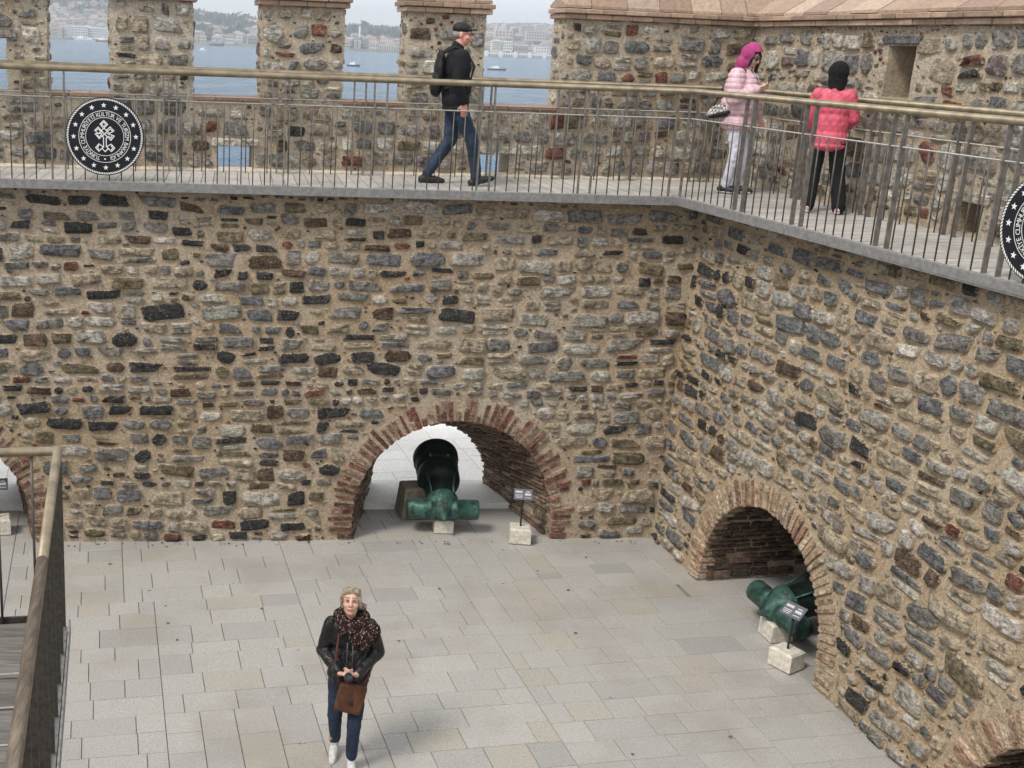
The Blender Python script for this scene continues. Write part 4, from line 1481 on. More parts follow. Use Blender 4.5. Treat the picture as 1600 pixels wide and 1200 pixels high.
def gates(root, x0, x1, zb, t, y):
    for k in range(5):
        xx = x0 + (x1 - x0) * (k + .5) / 5
        V, F = box((xx, y - .6, zb + (t - zb) * .62), 3.2, 2.0, (t - zb) * 1.24); mk('gate_pavilion', V, F, M['house'], root, col=(.84, .83, .80), edge=np.ones(8))


far_building(748, 862, 83, 88.5, 1240, (.80, .80, .78), 'long low white palace front along the far waterline', 30, 1, depth=6, extra=gates, ww=.5, wh=.5)


def boat(px, py, L, label, hull=(.75, .75, .75), cabin=(.8, .8, .8), hdg=0.0, tall=1.0, mast=False):
    d = ray(px, py); p = EYE + d * ((SEA - EYE[2]) / d[2])
    root = empty('boat', (p[0], p[1], SEA), label, 'boat', 'boats on the strait')
    c, s = math.cos(hdg), math.sin(hdg); fx = np.array([c, s, 0]); fy = np.array([-s, c, 0])
    V = []; st = [(-.5, .13, .0), (-.45, .15, 0), (0, .17, 0), (.3, .13, .02), (.5, .01, .05)]
    for t, w, r in st:
        for sg in (-1, 1):
            V.append(p * [1, 1, 0] + fx * t * L + fy * sg * w * L * .8 + [0, 0, SEA - .3]); V.append(p * [1, 1, 0] + fx * t * L * 1.02 + fy * sg * w * L + [0, 0, SEA + (.10 + r) * L * tall])
    F = []
    for i in range(4):
        a = i * 4; b = a + 4
        F += [(a, b, b + 1, a + 1), (a + 2, a + 3, b + 3, b + 2), (a + 1, b + 1, b + 3, a + 3)]
    F += [(0, 1, 3, 2), (16, 18, 19, 17)]
    mk('hull', V, F, M['house'], root, col=hull, edge=np.ones(len(V)))
    V, F = bbox(p * [1, 1, 0] - fx * L * .08 + [0, 0, SEA + (.10 + .08) * L * tall], L * .42, L * .2, L * .16 * tall, .02 * L, fx, fy); mk('cabin', V, fix(F, True), M['house'], root, col=cabin, edge=np.ones(len(V)))
    V, F = bbox(p * [1, 1, 0] - fx * L * .0 + [0, 0, SEA + (.10 + .20) * L * tall], L * .2, L * .15, L * .09 * tall, .01 * L, fx, fy); mk('wheelhouse', V, fix(F, True), M['house'], root, col=np.array(cabin) * .7, edge=np.ones(len(V)))
    if mast:
        q = p * [1, 1, 0] - fx * L * .05
        V, F = tube([q + [0, 0, SEA + .1 * L], q + [0, 0, SEA + .55 * L]], .012 * L, 6); mk('mast', V, F, M['house'], root, col=(.3, .3, .32), edge=np.ones(len(V)))


boat(161, 65.5, 13, 'red hulled boat near the far white hotel', (.42, .05, .05), (.85, .85, .85))
boat(127, 62.5, 14, 'white motor yacht moored before the far white hotel', (.85, .85, .85), (.8, .8, .82))
boat(141, 63.5, 10, 'small white boat between the yacht and the red boat', (.82, .84, .86), (.75, .75, .78))
boat(339, 71.5, 14, 'dark ferry off the far shore between the second pair of merlons', (.06, .07, .09), (.35, .36, .38), tall=1.3)
boat(369, 71.5, 8, 'small dark tugboat beside the ferry', (.05, .07, .08), (.10, .12, .13), tall=1.4, mast=True)
boat(317, 79, 5.2, 'white open boat close to the left merlon edge', (.82, .82, .82), (.85, .85, .85), mast=True)
boat(552, 103.5, 4.6, 'white cabin boat with dark waterline between the merlons left of the man', (.07, .09, .11), (.9, .9, .9), mast=True)
boat(776, 109.5, 7.0, 'low dark and white motorboat to the right of the walking man', (.10, .12, .15), (.85, .83, .82), tall=.7)

tt = NT('haze_air'); tt.t.nodes.clear()
ho = tt.n('ShaderNodeOutputMaterial'); hv = tt.n('ShaderNodeVolumePrincipled')
hv.inputs['Color'].default_value = (.82, .91, 1.0, 1); hv.inputs['Density'].default_value = .00042; hv.inputs['Anisotropy'].default_value = .2
tt.l(hv.outputs[0], ho.inputs['Volume'])
tag(mk('haze', *box((0, 1400, 41), 3800, 3400, 96), tt.m), 'pale sea haze over the strait and the far city', 'haze', kind='stuff')

# ------------------------------------------------------------------ people
def cone(p0, r0, p1, r1, n=14):
    p0, p1 = np.array(p0, float), np.array(p1, float)
    x, y, d = basis(p1 - p0)
    rows = [(p0 - d * r0 * math.cos(t), r0 * math.sin(t)) for t in (.05, .5, 1.0)] + [(p0, r0), (p1, r1)] + [(p1 + d * r1 * math.cos(t), r1 * math.sin(t)) for t in (1.0, .5, .05)]
    V = np.array([c + (x * math.cos(2 * math.pi * q / n) + y * math.sin(2 * math.pi * q / n)) * r for c, r in rows for q in range(n)])
    F = [(i * n + q, i * n + (q + 1) % n, (i + 1) * n + (q + 1) % n, (i + 1) * n + q) for i in range(len(rows) - 1) for q in range(n)]
    F += [tuple(range(n))[::-1], tuple(range((len(rows) - 1) * n, len(rows) * n))]
    return V, F


def ell(c, r, rx=0.0, rz=0.0, n=16, m=10):
    V = []
    for i in range(m + 1):
        t = math.pi * min(max(i / m, .02), .98)
        for q in range(n):
            a = 2 * math.pi * q / n
            V.append((math.sin(t) * math.cos(a) * r[0], math.sin(t) * math.sin(a) * r[1], -math.cos(t) * r[2]))
    V = np.array(V)
    R = np.array(Matrix.Rotation(rz, 3, 'Z') @ Matrix.Rotation(rx, 3, 'X')); V = V @ R.T + np.array(c, float)
    F = [(i * n + q, i * n + (q + 1) % n, (i + 1) * n + (q + 1) % n, (i + 1) * n + q) for i in range(m) for q in range(n)]
    F += [tuple(range(n))[::-1], tuple(range(m * n, (m + 1) * n))]
    return V, F


def slab3(c, s, rx=0.0, rz=0.0, b=.01):
    V, F = bbox((0, 0, 0), s[0], s[1], s[2], b)
    R = np.array(Matrix.Rotation(rz, 3, 'Z') @ Matrix.Rotation(rx, 3, 'X'))
    return V @ R.T + np.array(c, float), fix(F, True)


def fuse(prims, voxel, smooth=3, post=None):
    """one closed surface round all the shapes"""
    m = MB()
    for V, F in prims: m.add(V, F)
    me = bpy.data.meshes.new('fuse'); me.from_pydata(np.concatenate(m.v).tolist(), [], m.f)
    ob = bpy.data.objects.new('fuse', me); COL.objects.link(ob)
    md = ob.modifiers.new('r', 'REMESH'); md.mode = 'VOXEL'; md.voxel_size = voxel
    if smooth:
        sm = ob.modifiers.new('s', 'SMOOTH'); sm.factor = .5; sm.iterations = smooth
    dg = bpy.context.evaluated_depsgraph_get(); dg.update()
    e = bpy.data.meshes.new_from_object(ob.evaluated_get(dg))
    n = len(e.vertices); V = np.empty(n * 3); e.vertices.foreach_get('co', V); V = V.reshape(-1, 3)
    N = np.empty(n * 3); e.vertices.foreach_get('normal', N); N = N.reshape(-1, 3)
    F = [tuple(p.vertices) for p in e.polygons]
    bpy.data.objects.remove(ob); bpy.data.meshes.remove(me); bpy.data.meshes.remove(e)
    if post is not None: V = V + N * post(V, N)[:, None]
    return V, F


class Person:
    """local axes: x to the person's right, y forward, z up; template height 1.75 m"""
    def __init__(s, base, heading, height, label, slim=1.0):
        s.base = np.array(base, float); s.k = np.array([slim, slim ** .5, 1]) * height / 1.75
        h = math.radians(heading); s.R = np.array([[math.cos(h), math.sin(h), 0], [-math.sin(h), math.cos(h), 0], [0, 0, 1.0]])
        s.label = label; s.root = None

    def W(s, V): return np.asarray(V, float) * s.k @ s.R.T + s.base

    def skin(s, prims, mat, voxel=.007):
        V, F = fuse(prims, voxel, 4)
        s.root = mk('person', s.W(V), F, mat, None, True, origin=s.base)
        tag(s.root, s.label, 'person')

    def part(s, name, VF, mat, smooth=True, parent=None, label=None):
        V, F = VF
        o = mk(name, s.W(V), F, mat, s.root if parent is None else parent, smooth)
        if label: o['label'] = label
        return o

    def own(s, name, VF, mat, label, cat, smooth=True):
        V, F = VF
        return tag(mk(name, s.W(V), F, mat, None, smooth), label, cat)


def hand(w, d, pn, side, curl=.5):
    """palm, four fingers and a thumb; w wrist, d direction of the fingers, pn palm normal"""
    w, d, pn = (np.array(t, float) for t in (w, d, pn)); d /= np.linalg.norm(d); pn -= d * (pn @ d); pn /= np.linalg.norm(pn)
    lat = np.cross(d, pn) * side
    P = []
    for k in (-.028, -.010, .010, .028): P.append(cone(w + lat * k * .7, .016, w + d * .085 + lat * k, .0135, 8))
    for k, L in zip((-.032, -.011, .011, .031), (.068, .08, .076, .058)):
        a = w + d * .085 + lat * k; d1 = d * math.cos(curl * .7) + pn * math.sin(curl * .7); d2 = d * math.cos(curl * 1.7) + pn * math.sin(curl * 1.7)
        b = a + d1 * L * .5; c = b + d2 * L * .5
        P += [cone(a, .0098, b, .009, 8), cone(b, .009, c, .0078, 8)]
    a = w + d * .025 - lat * .03; b = a + (d * .55 - lat * .7 + pn * .45) * .045; c = b + (d * .85 - lat * .1 + pn * .4) * .035
    P += [cone(a, .014, b, .0115, 8), cone(b, .0115, c, .0095, 8)]
    return P


def headform(c, pit=0.0, yaw=0.0, k=1.0):
    """skull, jaw, nose, brow, cheeks, lips, ears; pit > 0 looks up"""
    c = np.array(c, float); R = np.array(Matrix.Rotation(-yaw, 3, 'Z') @ Matrix.Rotation(pit, 3, 'X'))
    T = lambda VF: ((VF[0] * [k, k, 1 + (k - 1) * .5]) @ R.T + c, VF[1])
    P = [T(ell((0, -.012, .035), (.076, .096, .090))), T(ell((0, .02, -.03), (.061, .074, .080))), T(ell((0, .054, -.080), (.028, .030, .024))),
         T(cone((0, .088, .022), .012, (0, .108, -.022), .0155, 10)), T(ell((0, .098, -.024), (.021, .016, .012))),
         T(cone((-.034, .080, .034), .0135, (.034, .080, .034), .0135, 10)),
         T(ell((-.038, .062, -.022), (.026, .028, .026))), T(ell((.038, .062, -.022), (.026, .028, .026))), T(ell((0, .086, -.056), (.026, .014, .013))),
         T(ell((-.076, -.004, -.002), (.010, .020, .032))), T(ell((.076, -.004, -.002), (.010, .020, .032)))]
    return P, T


def face(p, T, lips, brow, eyes=True):
    for sx in (-1, 1):
        if eyes:
            e = p.part('eye', T(ell((sx * .031, .084, .012), (.0125, .010, .0042))), M['eye_white'])
            p.part('iris', T(ell((sx * .030, .0915, .012), (.0062, .004, .0042))), M['eye_dark'], parent=e)
            p.part('eyelid', T(cone((sx * .018, .090, .020), .0036, (sx * .045, .083, .017), .0036, 8)), M['lid'])
        p.part('eyebrow', T(cone((sx * .014, .0945, .040), .0045, (sx * .048, .083, .042), .0035, 8)), brow)
    p.part('lips', T(cone((-.024, .092, -.054), .0052, (.0, .097, -.057), .0066, 8)), lips)
    p.part('lips', T(cone((.024, .092, -.054), .0052, (.0, .097, -.057), .0066, 8)), lips)


def m_cloth(name, col, rough=.8, fold=.5, scale=9, fine=180, fb=.15, spec=.3, col2=None):
    t = NT(name); p = t.pos(); f = t.noise(t.pos((1, 1, .6)), scale, 4, .55, .8); w = t.noise(p, fine, 2, .5)
    c = t.mix(t.ramp(f, .3, .7), tuple(x * .8 for x in col), col2 or tuple(x * 1.2 for x in col))
    return t.done(c, rough, nrm=t.bump(w, fb, .003, t.bump(f, fold, .05)), spec=spec)


def m_leopard(name):
    t = NT(name); p = t.pos(); v = t.n('ShaderNodeTexVoronoi'); v.inputs['Scale'].default_value = 58; t.l(p, v.inputs['Vector'])
    n = t.noise(p, 60, 3, .6); k = t.math('ADD', v.outputs['Distance'], t.math('MULTIPLY', n, .35))
    c = t.mix(t.ramp(k, .36, .52), (.40, .27, .22), (.018, .010, .010)); c = t.mix(t.ramp(n, .58, .66, 0, .7), c, (.10, .03, .03))
    return t.done(c, .9, nrm=t.bump(t.noise(p, 30, 3), .6, .03), spec=.2)


def m_jeans(name, a, b):
    t = NT(name); p = t.pos(); f = t.noise(p, 7, 4, .6); w = t.noise(t.pos((1, 1, 5)), 90, 3, .6)
    c = t.mix(t.ramp(f, .35, .68), a, b); c = t.mix(t.ramp(w, .4, .7, 0, .35), c, tuple(x * 1.8 for x in b))
    return t.done(c, .85, nrm=t.bump(f, .6, .05), spec=.2)


M['skin'] = m_plain('skin', (.60, .36, .27), .5, var=.12, scale=14, bump=.1)
M['skin_red'] = m_plain('ruddy_skin', (.62, .30, .23), .5, var=.18, scale=16, bump=.1)
M['eye_white'] = m_plain('eye_white', (.34, .27, .23), .3, var=0)
M['eye_dark'] = m_plain('iris', (.04, .03, .02), .2, var=0)
M['lid'] = m_plain('eyelid', (.28, .15, .11), .5, var=.1)
M['lips'] = m_plain('lips', (.42, .13, .11), .4, var=.05)
M['grey_brow'] = m_plain('grey_brow', (.20, .16, .13), .8)
M['dark_brow'] = m_plain('dark_brow', (.03, .025, .02), .8)
M['hair_grey'] = m_cloth('grey_blond_hair', (.26, .21, .15), .6, .9, 40, 120, .6, .4, (.50, .43, .33))
M['hair_short'] = m_cloth('short_grey_hair', (.30, .27, .25), .8, .6, 60)
M['hair_black'] = m_cloth('black_hair', (.012, .011, .011), .5, .7, 30)
M['leather'] = m_cloth('black_leather', (.009, .009, .010), .42, .9, 12, 60, .15, .5)
M['softshell'] = m_cloth('black_softshell', (.008, .0085, .011), .85, .4, 7)
M['nylon'] = m_cloth('black_nylon', (.010, .010, .011), .6, .5, 12)
M['blackcloth'] = m_cloth('black_trouser_cloth', (.010, .010, .011), .9, .5, 6)
M['knit'] = m_cloth('black_knit', (.008, .008, .008), .95, .5, 40)
M['jeans'] = m_jeans('dark_jeans', (.014, .02, .036), (.03, .046, .08))
M['jeans_m'] = m_jeans('blue_jeans', (.016, .024, .042), (.038, .056, .092))
M['white_jeans'] = m_cloth('white_trousers', (.60, .61, .70), .85, .7, 8)
M['puffer'] = m_cloth('pink_puffer', (.62, .42, .46), .55, .25, 14, 120, .1, .4)
M['magenta'] = m_cloth('magenta_hood', (.36, .05, .165), .9, .5, 14)
M['coral'] = m_cloth('coral_quilt', (.58, .095, .145), .6, .2, 14, 120, .1, .4)
M['scarf'] = m_leopard('leopard_scarf')
M['tan_leather'] = m_cloth('brown_suede', (.105, .045, .023), .8, .5, 12, 90, .3)
M['sneaker'] = m_cloth('white_sneaker', (.62, .62, .62), .7, .4, 30, 120, .2)
M['shoe_black'] = m_plain('black_shoe', (.015, .015, .015), .5)
M['pink_shoe'] = m_cloth('pink_trainer', (.55, .18, .30), .8, .4, 40, 120, .2, .3, (.75, .62, .68))
M['check'] = None


def m_check():
    t = NT('black_white_check'); p = t.pos(); k = t.n('ShaderNodeTexChecker'); k.inputs['Scale'].default_value = 34
    k.inputs[1].default_value = (.62, .60, .56, 1); k.inputs[2].default_value = (.03, .03, .03, 1); t.l(p, k.inputs[0])
    return t.done(t.mix(t.ramp(t.noise(p, 30, 2), .4, .6, 0, .5), k.outputs[0], (.3, .29, .27)), .7)


M['check'] = m_check()


def limb(a, b, c, r): return [cone(a, r[0], b, r[1]), cone(b, r[1], c, r[2])]


def shoe(an, toe, up=0.0, w=.042, L=.27, lift=.0):
    """an = ankle ground point (x,y,z of the sole under the ankle), toe = heading in the local xy plane"""
    d = np.array([math.sin(toe), math.cos(toe), 0]); d3 = d * math.cos(up) + np.array([0, 0, math.sin(up)]); u = np.cross(np.array([d[1], -d[0], 0]), d3)
    a = np.array(an, float); q = lambda t, z: a + d3 * t + u * z
    return [cone(q(-.055, .04), .040, q(.03, .045), .043), cone(q(.03, .043), .044, q(.125, .034), .040), cone(q(.125, .034), .040, q(L - .10, .026), .029), cone(q(-.01, .06), .042, q(-.01, .10), .040)], \
           [cone(q(-.06, .014), .038 * .40, q(.17, .014), .015)] + [ell(q(t, .013), (s_, s_, .016)) for t, s_ in ((-.055, .040), (.0, .041), (.06, .043), (.12, .043), (.155, .034))]


def bands(axis_pts, period, amp, zlo=-9, zhi=9):
    """quilting: rounded ridges along the arms' length and up the trunk"""
    segs = [np.array(a, float) for a in axis_pts]

    def f(V, N):
        t = V[:, 2].copy(); best = np.full(len(V), .075)
        for seg in segs:
            acc = 0
            for a, b in zip(seg[:-1], seg[1:]):
                L = np.linalg.norm(b - a); s = np.clip(((V - a) @ (b - a)) / L ** 2, 0, 1)
                d = np.linalg.norm(V - (a + s[:, None] * (b - a)), axis=1); k = d < best
                t[k] = acc + s[k] * L; best[k] = d[k]; acc += L
        return amp * (np.abs(np.sin(math.pi * t / period)) ** .55 - .6)
    return f


def diamonds(period, amp):
    def f(V, N):
        s = np.where(np.abs(N[:, 1]) > .45, V[:, 0], V[:, 1]); k = math.pi / period
        return amp * (np.minimum(np.abs(np.sin(k * (s * 1.25 + V[:, 2]))), np.abs(np.sin(k * (s * 1.25 - V[:, 2])))) ** .5 - .6)
    return f


# --- man with cap and rucksack walking along the walkway
p = Person((1.17, 13.11, DECK + .002), 84, 1.75, 'man in black jacket, cap and jeans striding along the walkway with a rucksack')
H, T = headform((0, .035, 1.625), -.06, .35)
neck = [cone((0, -.02, 1.40), .062, (0, .02, 1.57), .055)]
shR, elR, wrR = (.205, -.01, 1.40), (.255, -.04, 1.12), (.235, .05, .90)
shL, elL, wrL = (-.205, -.01, 1.40), (-.25, -.09, 1.13), (-.235, -.05, .91)
hpR, knR, anR = (.09, .0, .90), (.095, .20, .50), (.09, .275, .10)
hpL, knL, anL = (-.09, .0, .90), (-.09, -.01, .49), (-.09, -.255, .11)
torso = [ell((0, 0, .95), (.165, .12, .13)), ell((0, 0, 1.12), (.16, .115, .17)), ell((0, -.005, 1.30), (.19, .125, .18)), cone((-.17, -.01, 1.40), .055, (.17, -.01, 1.40), .055)]
body = H + neck + torso + limb(shR, elR, wrR, (.052, .042, .03)) + limb(shL, elL, wrL, (.052, .042, .03)) + limb(hpR, knR, anR, (.08, .056, .04)) + limb(hpL, knL, anL, (.08, .056, .04)) + \
    hand(wrR, (-.02, .12, -1), (-1, .1, 0), 1, .55) + hand(wrL, (.02, .1, -1), (1, .1, 0), -1, .5)
p.skin(body, M['skin_red'])
face(p, T, M['lips'], M['grey_brow'])
p.part('jacket', fuse([ell((0, .0, .93), (.205, .155, .15)), ell((0, .01, 1.08), (.205, .165, .2)), ell((0, 0, 1.28), (.215, .155, .2)), cone((-.17, -.015, 1.41), .068, (.17, -.015, 1.41), .068), cone((0, -.02, 1.42), .085, (0, -.005, 1.50), .072),
                       ell((0, 0, .84), (.20, .15, .05))] + limb(shR, elR, (.237, .04, .93), (.078, .066, .052)) + limb(shL, elL, (-.237, -.055, .94), (.078, .066, .052)), .009, 3,
                      lambda V, N: .006 * (vnoise(V * [1, 1, .5], 14, 3) - .5) * 2), M['softshell'])
p.part('trousers', fuse([ell((0, 0, .92), (.175, .135, .13))] + limb(hpR, knR, (.09, .272, .11), (.098, .076, .062)) + limb(hpL, knL, (-.09, -.245, .12), (.098, .076, .062)), .009, 2,
                        lambda V, N: .010 * (vnoise(V * [1, 1, 1.6], 13, 5) - .5)), M['jeans_m'])
for an, up in (((.09, .285, .012), .28), ((-.09, -.26, .004), -.02)):
    a, b = shoe(an, 0, up, L=.29); p.part('shoe', fuse(a + b, .007, 2), M['shoe_black'])
p.part('cap', fuse([T(ell((0, -.014, .066), (.088, .108, .072))), T(ell((0, .10, .062), (.066, .075, .010), .12))], .007, 2), M['nylon'])
p.part('hair', fuse([T(ell((0, -.035, .005), (.080, .080, .062)))], .008, 2), M['hair_short'])
p.part('glasses', (lambda m: (np.concatenate(m.v), m.f))(MB().add(*T(tube([(.033 + .02 * math.cos(t), .106, .014 + .015 * math.sin(t)) for t in np.linspace(0, 6.28, 13)], .0022, 6))).add(*T(tube([(-.033 + .02 * math.cos(t), .106, .014 + .015 * math.sin(t)) for t in np.linspace(0, 6.28, 13)], .0022, 6))).add(*T(tube([(.054, .104, .018), (.079, .0, .02)], .0024, 6))).add(*T(tube([(-.054, .104, .018), (-.079, .0, .02)], .0024, 6)))), M['black'])
bag = p.own('backpack', fuse([ell((0, -.22, 1.10), (.13, .062, .15)), ell((0, -.20, 1.25), (.125, .058, .16)), ell((0, -.19, 1.38), (.10, .045, .08)), ell((0, -.262, 1.07), (.10, .03, .10))], .009, 3), M['nylon'], 'slim black rucksack on the back of the man walking along the deck', 'backpack')
for sx in (-1, 1):
    V, F = tube([(sx * .09, -.17, 1.43), (sx * .10, -.06, 1.495), (sx * .10, .08, 1.45), (sx * .12, .165, 1.30), (sx * .14, .12, 1.12), (sx * .13, -.16, 1.05)], .014, 8); mk('strap', p.W(V), F, M['nylon'], bag, True)
V, F = tube([(0, -.20, 1.44), (.0, -.225, 1.475), (.0, -.25, 1.44)], .008, 8); mk('grab_loop', p.W(V), F, M['tan_leather'], bag, True)
V, F = slab3((.05, -.285, 1.15), (.012, .006, .035)); mk('zip_tag', p.W(V), F, M['white'], bag)

# --- woman in pink with a phone
p = Person((4.40, 13.38, DECK + .002), 124, 1.65, 'woman in pale pink puffer jacket and magenta hood looking at her phone')
H, T = headform((0, .06, 1.60), -.28, .15)
shR, elR, wrR = (.205, -.01, 1.38), (.28, .0, 1.14), (.15, .23, 1.25)
shL, elL, wrL = (-.205, 0, 1.38), (-.27, .02, 1.10), (-.20, .20, .90)
hpR, knR, anR = (.09, 0, .88), (.085, .05, .48), (.08, -.03, .10)
hpL, knL, anL = (-.09, 0, .88), (-.09, .10, .48), (-.10, .06, .10)
torso = [ell((0, 0, .95), (.18, .14, .14)), ell((0, .01, 1.12), (.17, .135, .17)), ell((0, 0, 1.30), (.185, .125, .17)), cone((-.165, -.01, 1.38), .055, (.165, -.01, 1.38), .055), cone((0, -.01, 1.38), .06, (0, .04, 1.55), .05)]
hd = np.array([-.25, .9, .32])
body = H + torso + limb(shR, elR, wrR, (.05, .042, .028)) + limb(shL, elL, wrL, (.05, .042, .028)) + limb(hpR, knR, anR, (.085, .06, .04)) + limb(hpL, knL, anL, (.085, .06, .04)) + \
    hand(wrR, hd, (-.7, -.1, .7), 1, .75) + hand(wrL, (.1, .5, -.85), (1, .1, 0), -1, .5)
p.skin(body, M['skin'])
face(p, T, M['lips'], M['dark_brow'])
arms = [[shR, elR, wrR], [shL, elL, wrL]]
p.part('puffer_jacket', fuse([ell((0, 0, .86), (.255, .215, .13)), ell((0, .015, 1.04), (.265, .235, .22)), ell((0, .01, 1.25), (.25, .205, .22)), cone((-.17, -.01, 1.38), .075, (.17, -.01, 1.38), .075), cone((0, -.02, 1.40), .09, (0, .01, 1.48), .085), ell((0, 0, .79), (.215, .175, .05))] +
                              limb(shR, elR, (.16, .205, 1.24), (.105, .092, .062)) + limb(shL, elL, (-.207, .17, .93), (.10, .088, .060)), .0085, 2, bands(arms, .062, .011)), M['puffer'])
p.part('trousers', fuse([ell((0, 0, .9), (.18, .145, .12))] + limb(hpR, knR, (.08, -.025, .10), (.10, .072, .055)) + limb(hpL, knL, (-.10, .06, .10), (.10, .072, .055)), .009, 2, lambda V, N: .012 * (vnoise(V * [1, 1, 1.8], 15, 5) - .5)), M['white_jeans'])
for an, tw in (((.08, -.03, .004), .05), ((-.10, .06, .004), -.1)):
    a, b = shoe(an, tw); s_ = p.part('shoe', fuse(a, .007, 2), M['shoe_black']); p.part('sole', fuse(b, .006, 1), M['sneaker'], parent=s_)
# hood: shell with an open front
Vh, Fh = fuse([T(ell((0, -.005, .045), (.118, .130, .125))), T(ell((0, -.03, -.07), (.118, .115, .11))), T(cone((0, -.06, -.13), .09, (0, -.03, -.17), .10)), T(ell((0, .0, .14), (.05, .08, .04)))], .008, 3)
Ri = np.array(Matrix.Rotation(-.15, 3, 'Z') @ Matrix.Rotation(-.28, 3, 'X')); loc = (Vh - np.array((0, .06, 1.60))) @ Ri
keep = ~((loc[:, 1] > .055) & (np.abs(loc[:, 0]) < .092) & (loc[:, 2] < .085 + .3 * (loc[:, 1] - .06)))
p.part('hood', (Vh, [f for f in Fh if all(keep[i] for i in f)]), M['magenta'])
p.part('hair', fuse([T(ell((0, -.01, .07), (.080, .085, .055))), T(cone((-.062, .075, .05), .024, (-.075, .09, -.14), .022)), T(cone((.068, .05, .06), .020, (.078, .05, -.08), .016))], .007, 2), M['hair_black'])
gl = p.part('sunglasses', (lambda m: (np.concatenate(m.v), m.f))(MB().add(*T(ell((.032, .098, .014), (.027, .012, .021)))).add(*T(ell((-.032, .098, .014), (.027, .012, .021)))).add(*T(cone((.05, .095, .02), .004, (.08, .0, .02), .004, 6)))), M['black'])
for sx in (.012, .034, -.012):
    V, F = tube([(sx + .01, .10, 1.46), (sx + .012, .185, 1.36), (sx + .018, .215, 1.20)], .0065, 6); p.part('drawcord', (V, F), M['white'] if sx > 0 and sx < .03 else M['black'])
pc = np.array(wrR) + hd / np.linalg.norm(hd) * .115 + np.array([-.045, -.015, .055])
ph = p.own('smartphone', slab3(pc, (.076, .009, .155), -.45, .55, .003), M['black'], 'black smartphone held up by the woman in the pink hood', 'phone', False)
V, F = slab3(pc + np.array([-.0026, -.0054, .0025]) * 1.15, (.068, .002, .142), -.45, .55, .0008); mk('screen', p.W(V), F, m_plain('phone_screen', (.03, .035, .04), .1, var=.1), ph)
sb = p.own('shoulder_bag', fuse([ell((.20, -.16, .985), (.055, .15, .075), .30), ell((.215, -.17, .965), (.045, .16, .055), .30)], .008, 3), M['check'], 'black and white checked shoulder bag on the hip of the pink jacket', 'bag')
V, F = tube([(.225, -.02, 1.05), (.235, .02, 1.20), (.13, .06, 1.46), (0, -.10, 1.50), (-.02, -.205, 1.3), (.12, -.27, 1.02)], .008, 8); mk('strap', p.W(V), F, M['nylon'], sb, True)
V, F = fuse([ell((.225, -.15, .935), (.05, .15, .035), .30)], .008, 2); mk('bag_base', p.W(V), F, M['nylon'], sb, True)

# --- woman in coral jacket seen from behind
p = Person((4.87, 11.95, DECK + .002), 24, 1.50, 'short person in coral quilted jacket and black hood seen from behind', .94)
H, T = headform((.005, .06, 1.60), -.1, -.1)
shR, elR, wrR = (.185, -.01, 1.37), (.255, .04, 1.12), (.20, .22, 1.02)
shL, elL, wrL = (-.185, -.01, 1.37), (-.255, .04, 1.12), (-.21, .20, .98)
hpR, knR, anR = (.10, 0, .86), (.17, .03, .46), (.245, -.03, .10)
hpL, knL, anL = (-.10, 0, .86), (-.12, .02, .46), (-.13, -.06, .10)
torso = [ell((0, 0, .94), (.19, .14, .14)), ell((0, 0, 1.12), (.18, .13, .17)), ell((0, 0, 1.29), (.19, .125, .17)), cone((-.17, -.01, 1.37), .055, (.17, -.01, 1.37), .055), cone((0, 0, 1.38), .06, (0, .04, 1.55), .05)]
body = H + torso + limb(shR, elR, wrR, (.05, .042, .028)) + limb(shL, elL, wrL, (.05, .042, .028)) + limb(hpR, knR, anR, (.088, .06, .04)) + limb(hpL, knL, anL, (.088, .06, .04)) + \
    hand(wrR, (-.4, .9, .1), (-.7, 0, .5), 1, .6) + hand(wrL, (.4, .9, .1), (.7, 0, .5), -1, .6)
p.skin(body, M['skin'])
face(p, T, M['lips'], M['dark_brow'])
p.part('quilted_jacket', fuse([ell((0, .0, .88), (.222, .175, .16)), ell((0, .01, 1.04), (.215, .17, .24)), ell((0, .0, 1.25), (.215, .155, .2)), cone((-.15, -.01, 1.37), .072, (.15, -.01, 1.37), .072), cone((0, -.01, 1.40), .085, (0, .015, 1.475), .08), ell((0, 0, .79), (.218, .172, .07))] +
                               limb(shR, elR, (.202, .20, 1.025), (.082, .078, .056)) + limb(shL, elL, (-.212, .18, .985), (.082, .078, .056)), .0085, 2, diamonds(.115, .0075)), M['coral'])
p.part('trousers', fuse([ell((0, 0, .88), (.19, .15, .13))] + limb(hpR, knR, (.24, -.03, .08), (.108, .094, .088)) + limb(hpL, knL, (-.13, -.055, .08), (.108, .094, .088)), .009, 2, lambda V, N: .012 * (vnoise(V * [1, 1, 1.4], 12, 5) - .5)), M['blackcloth'])
for an, tw in (((.245, -.03, .004), .25), ((-.13, -.06, .004), -.05)):
    a, b = shoe(an, tw, L=.27); s_ = p.part('trainer', fuse(a, .007, 2), M['pink_shoe']); p.part('sole', fuse(b, .006, 1), M['sneaker'], parent=s_)
p.part('hood', fuse([T(ell((0, -.03, .035), (.125, .128, .130))), T(ell((0, -.03, -.06), (.118, .108, .11))), T(cone((0, -.03, -.1), .10, (0, -.03, -.17), .10))], .009, 3), M['knit'])

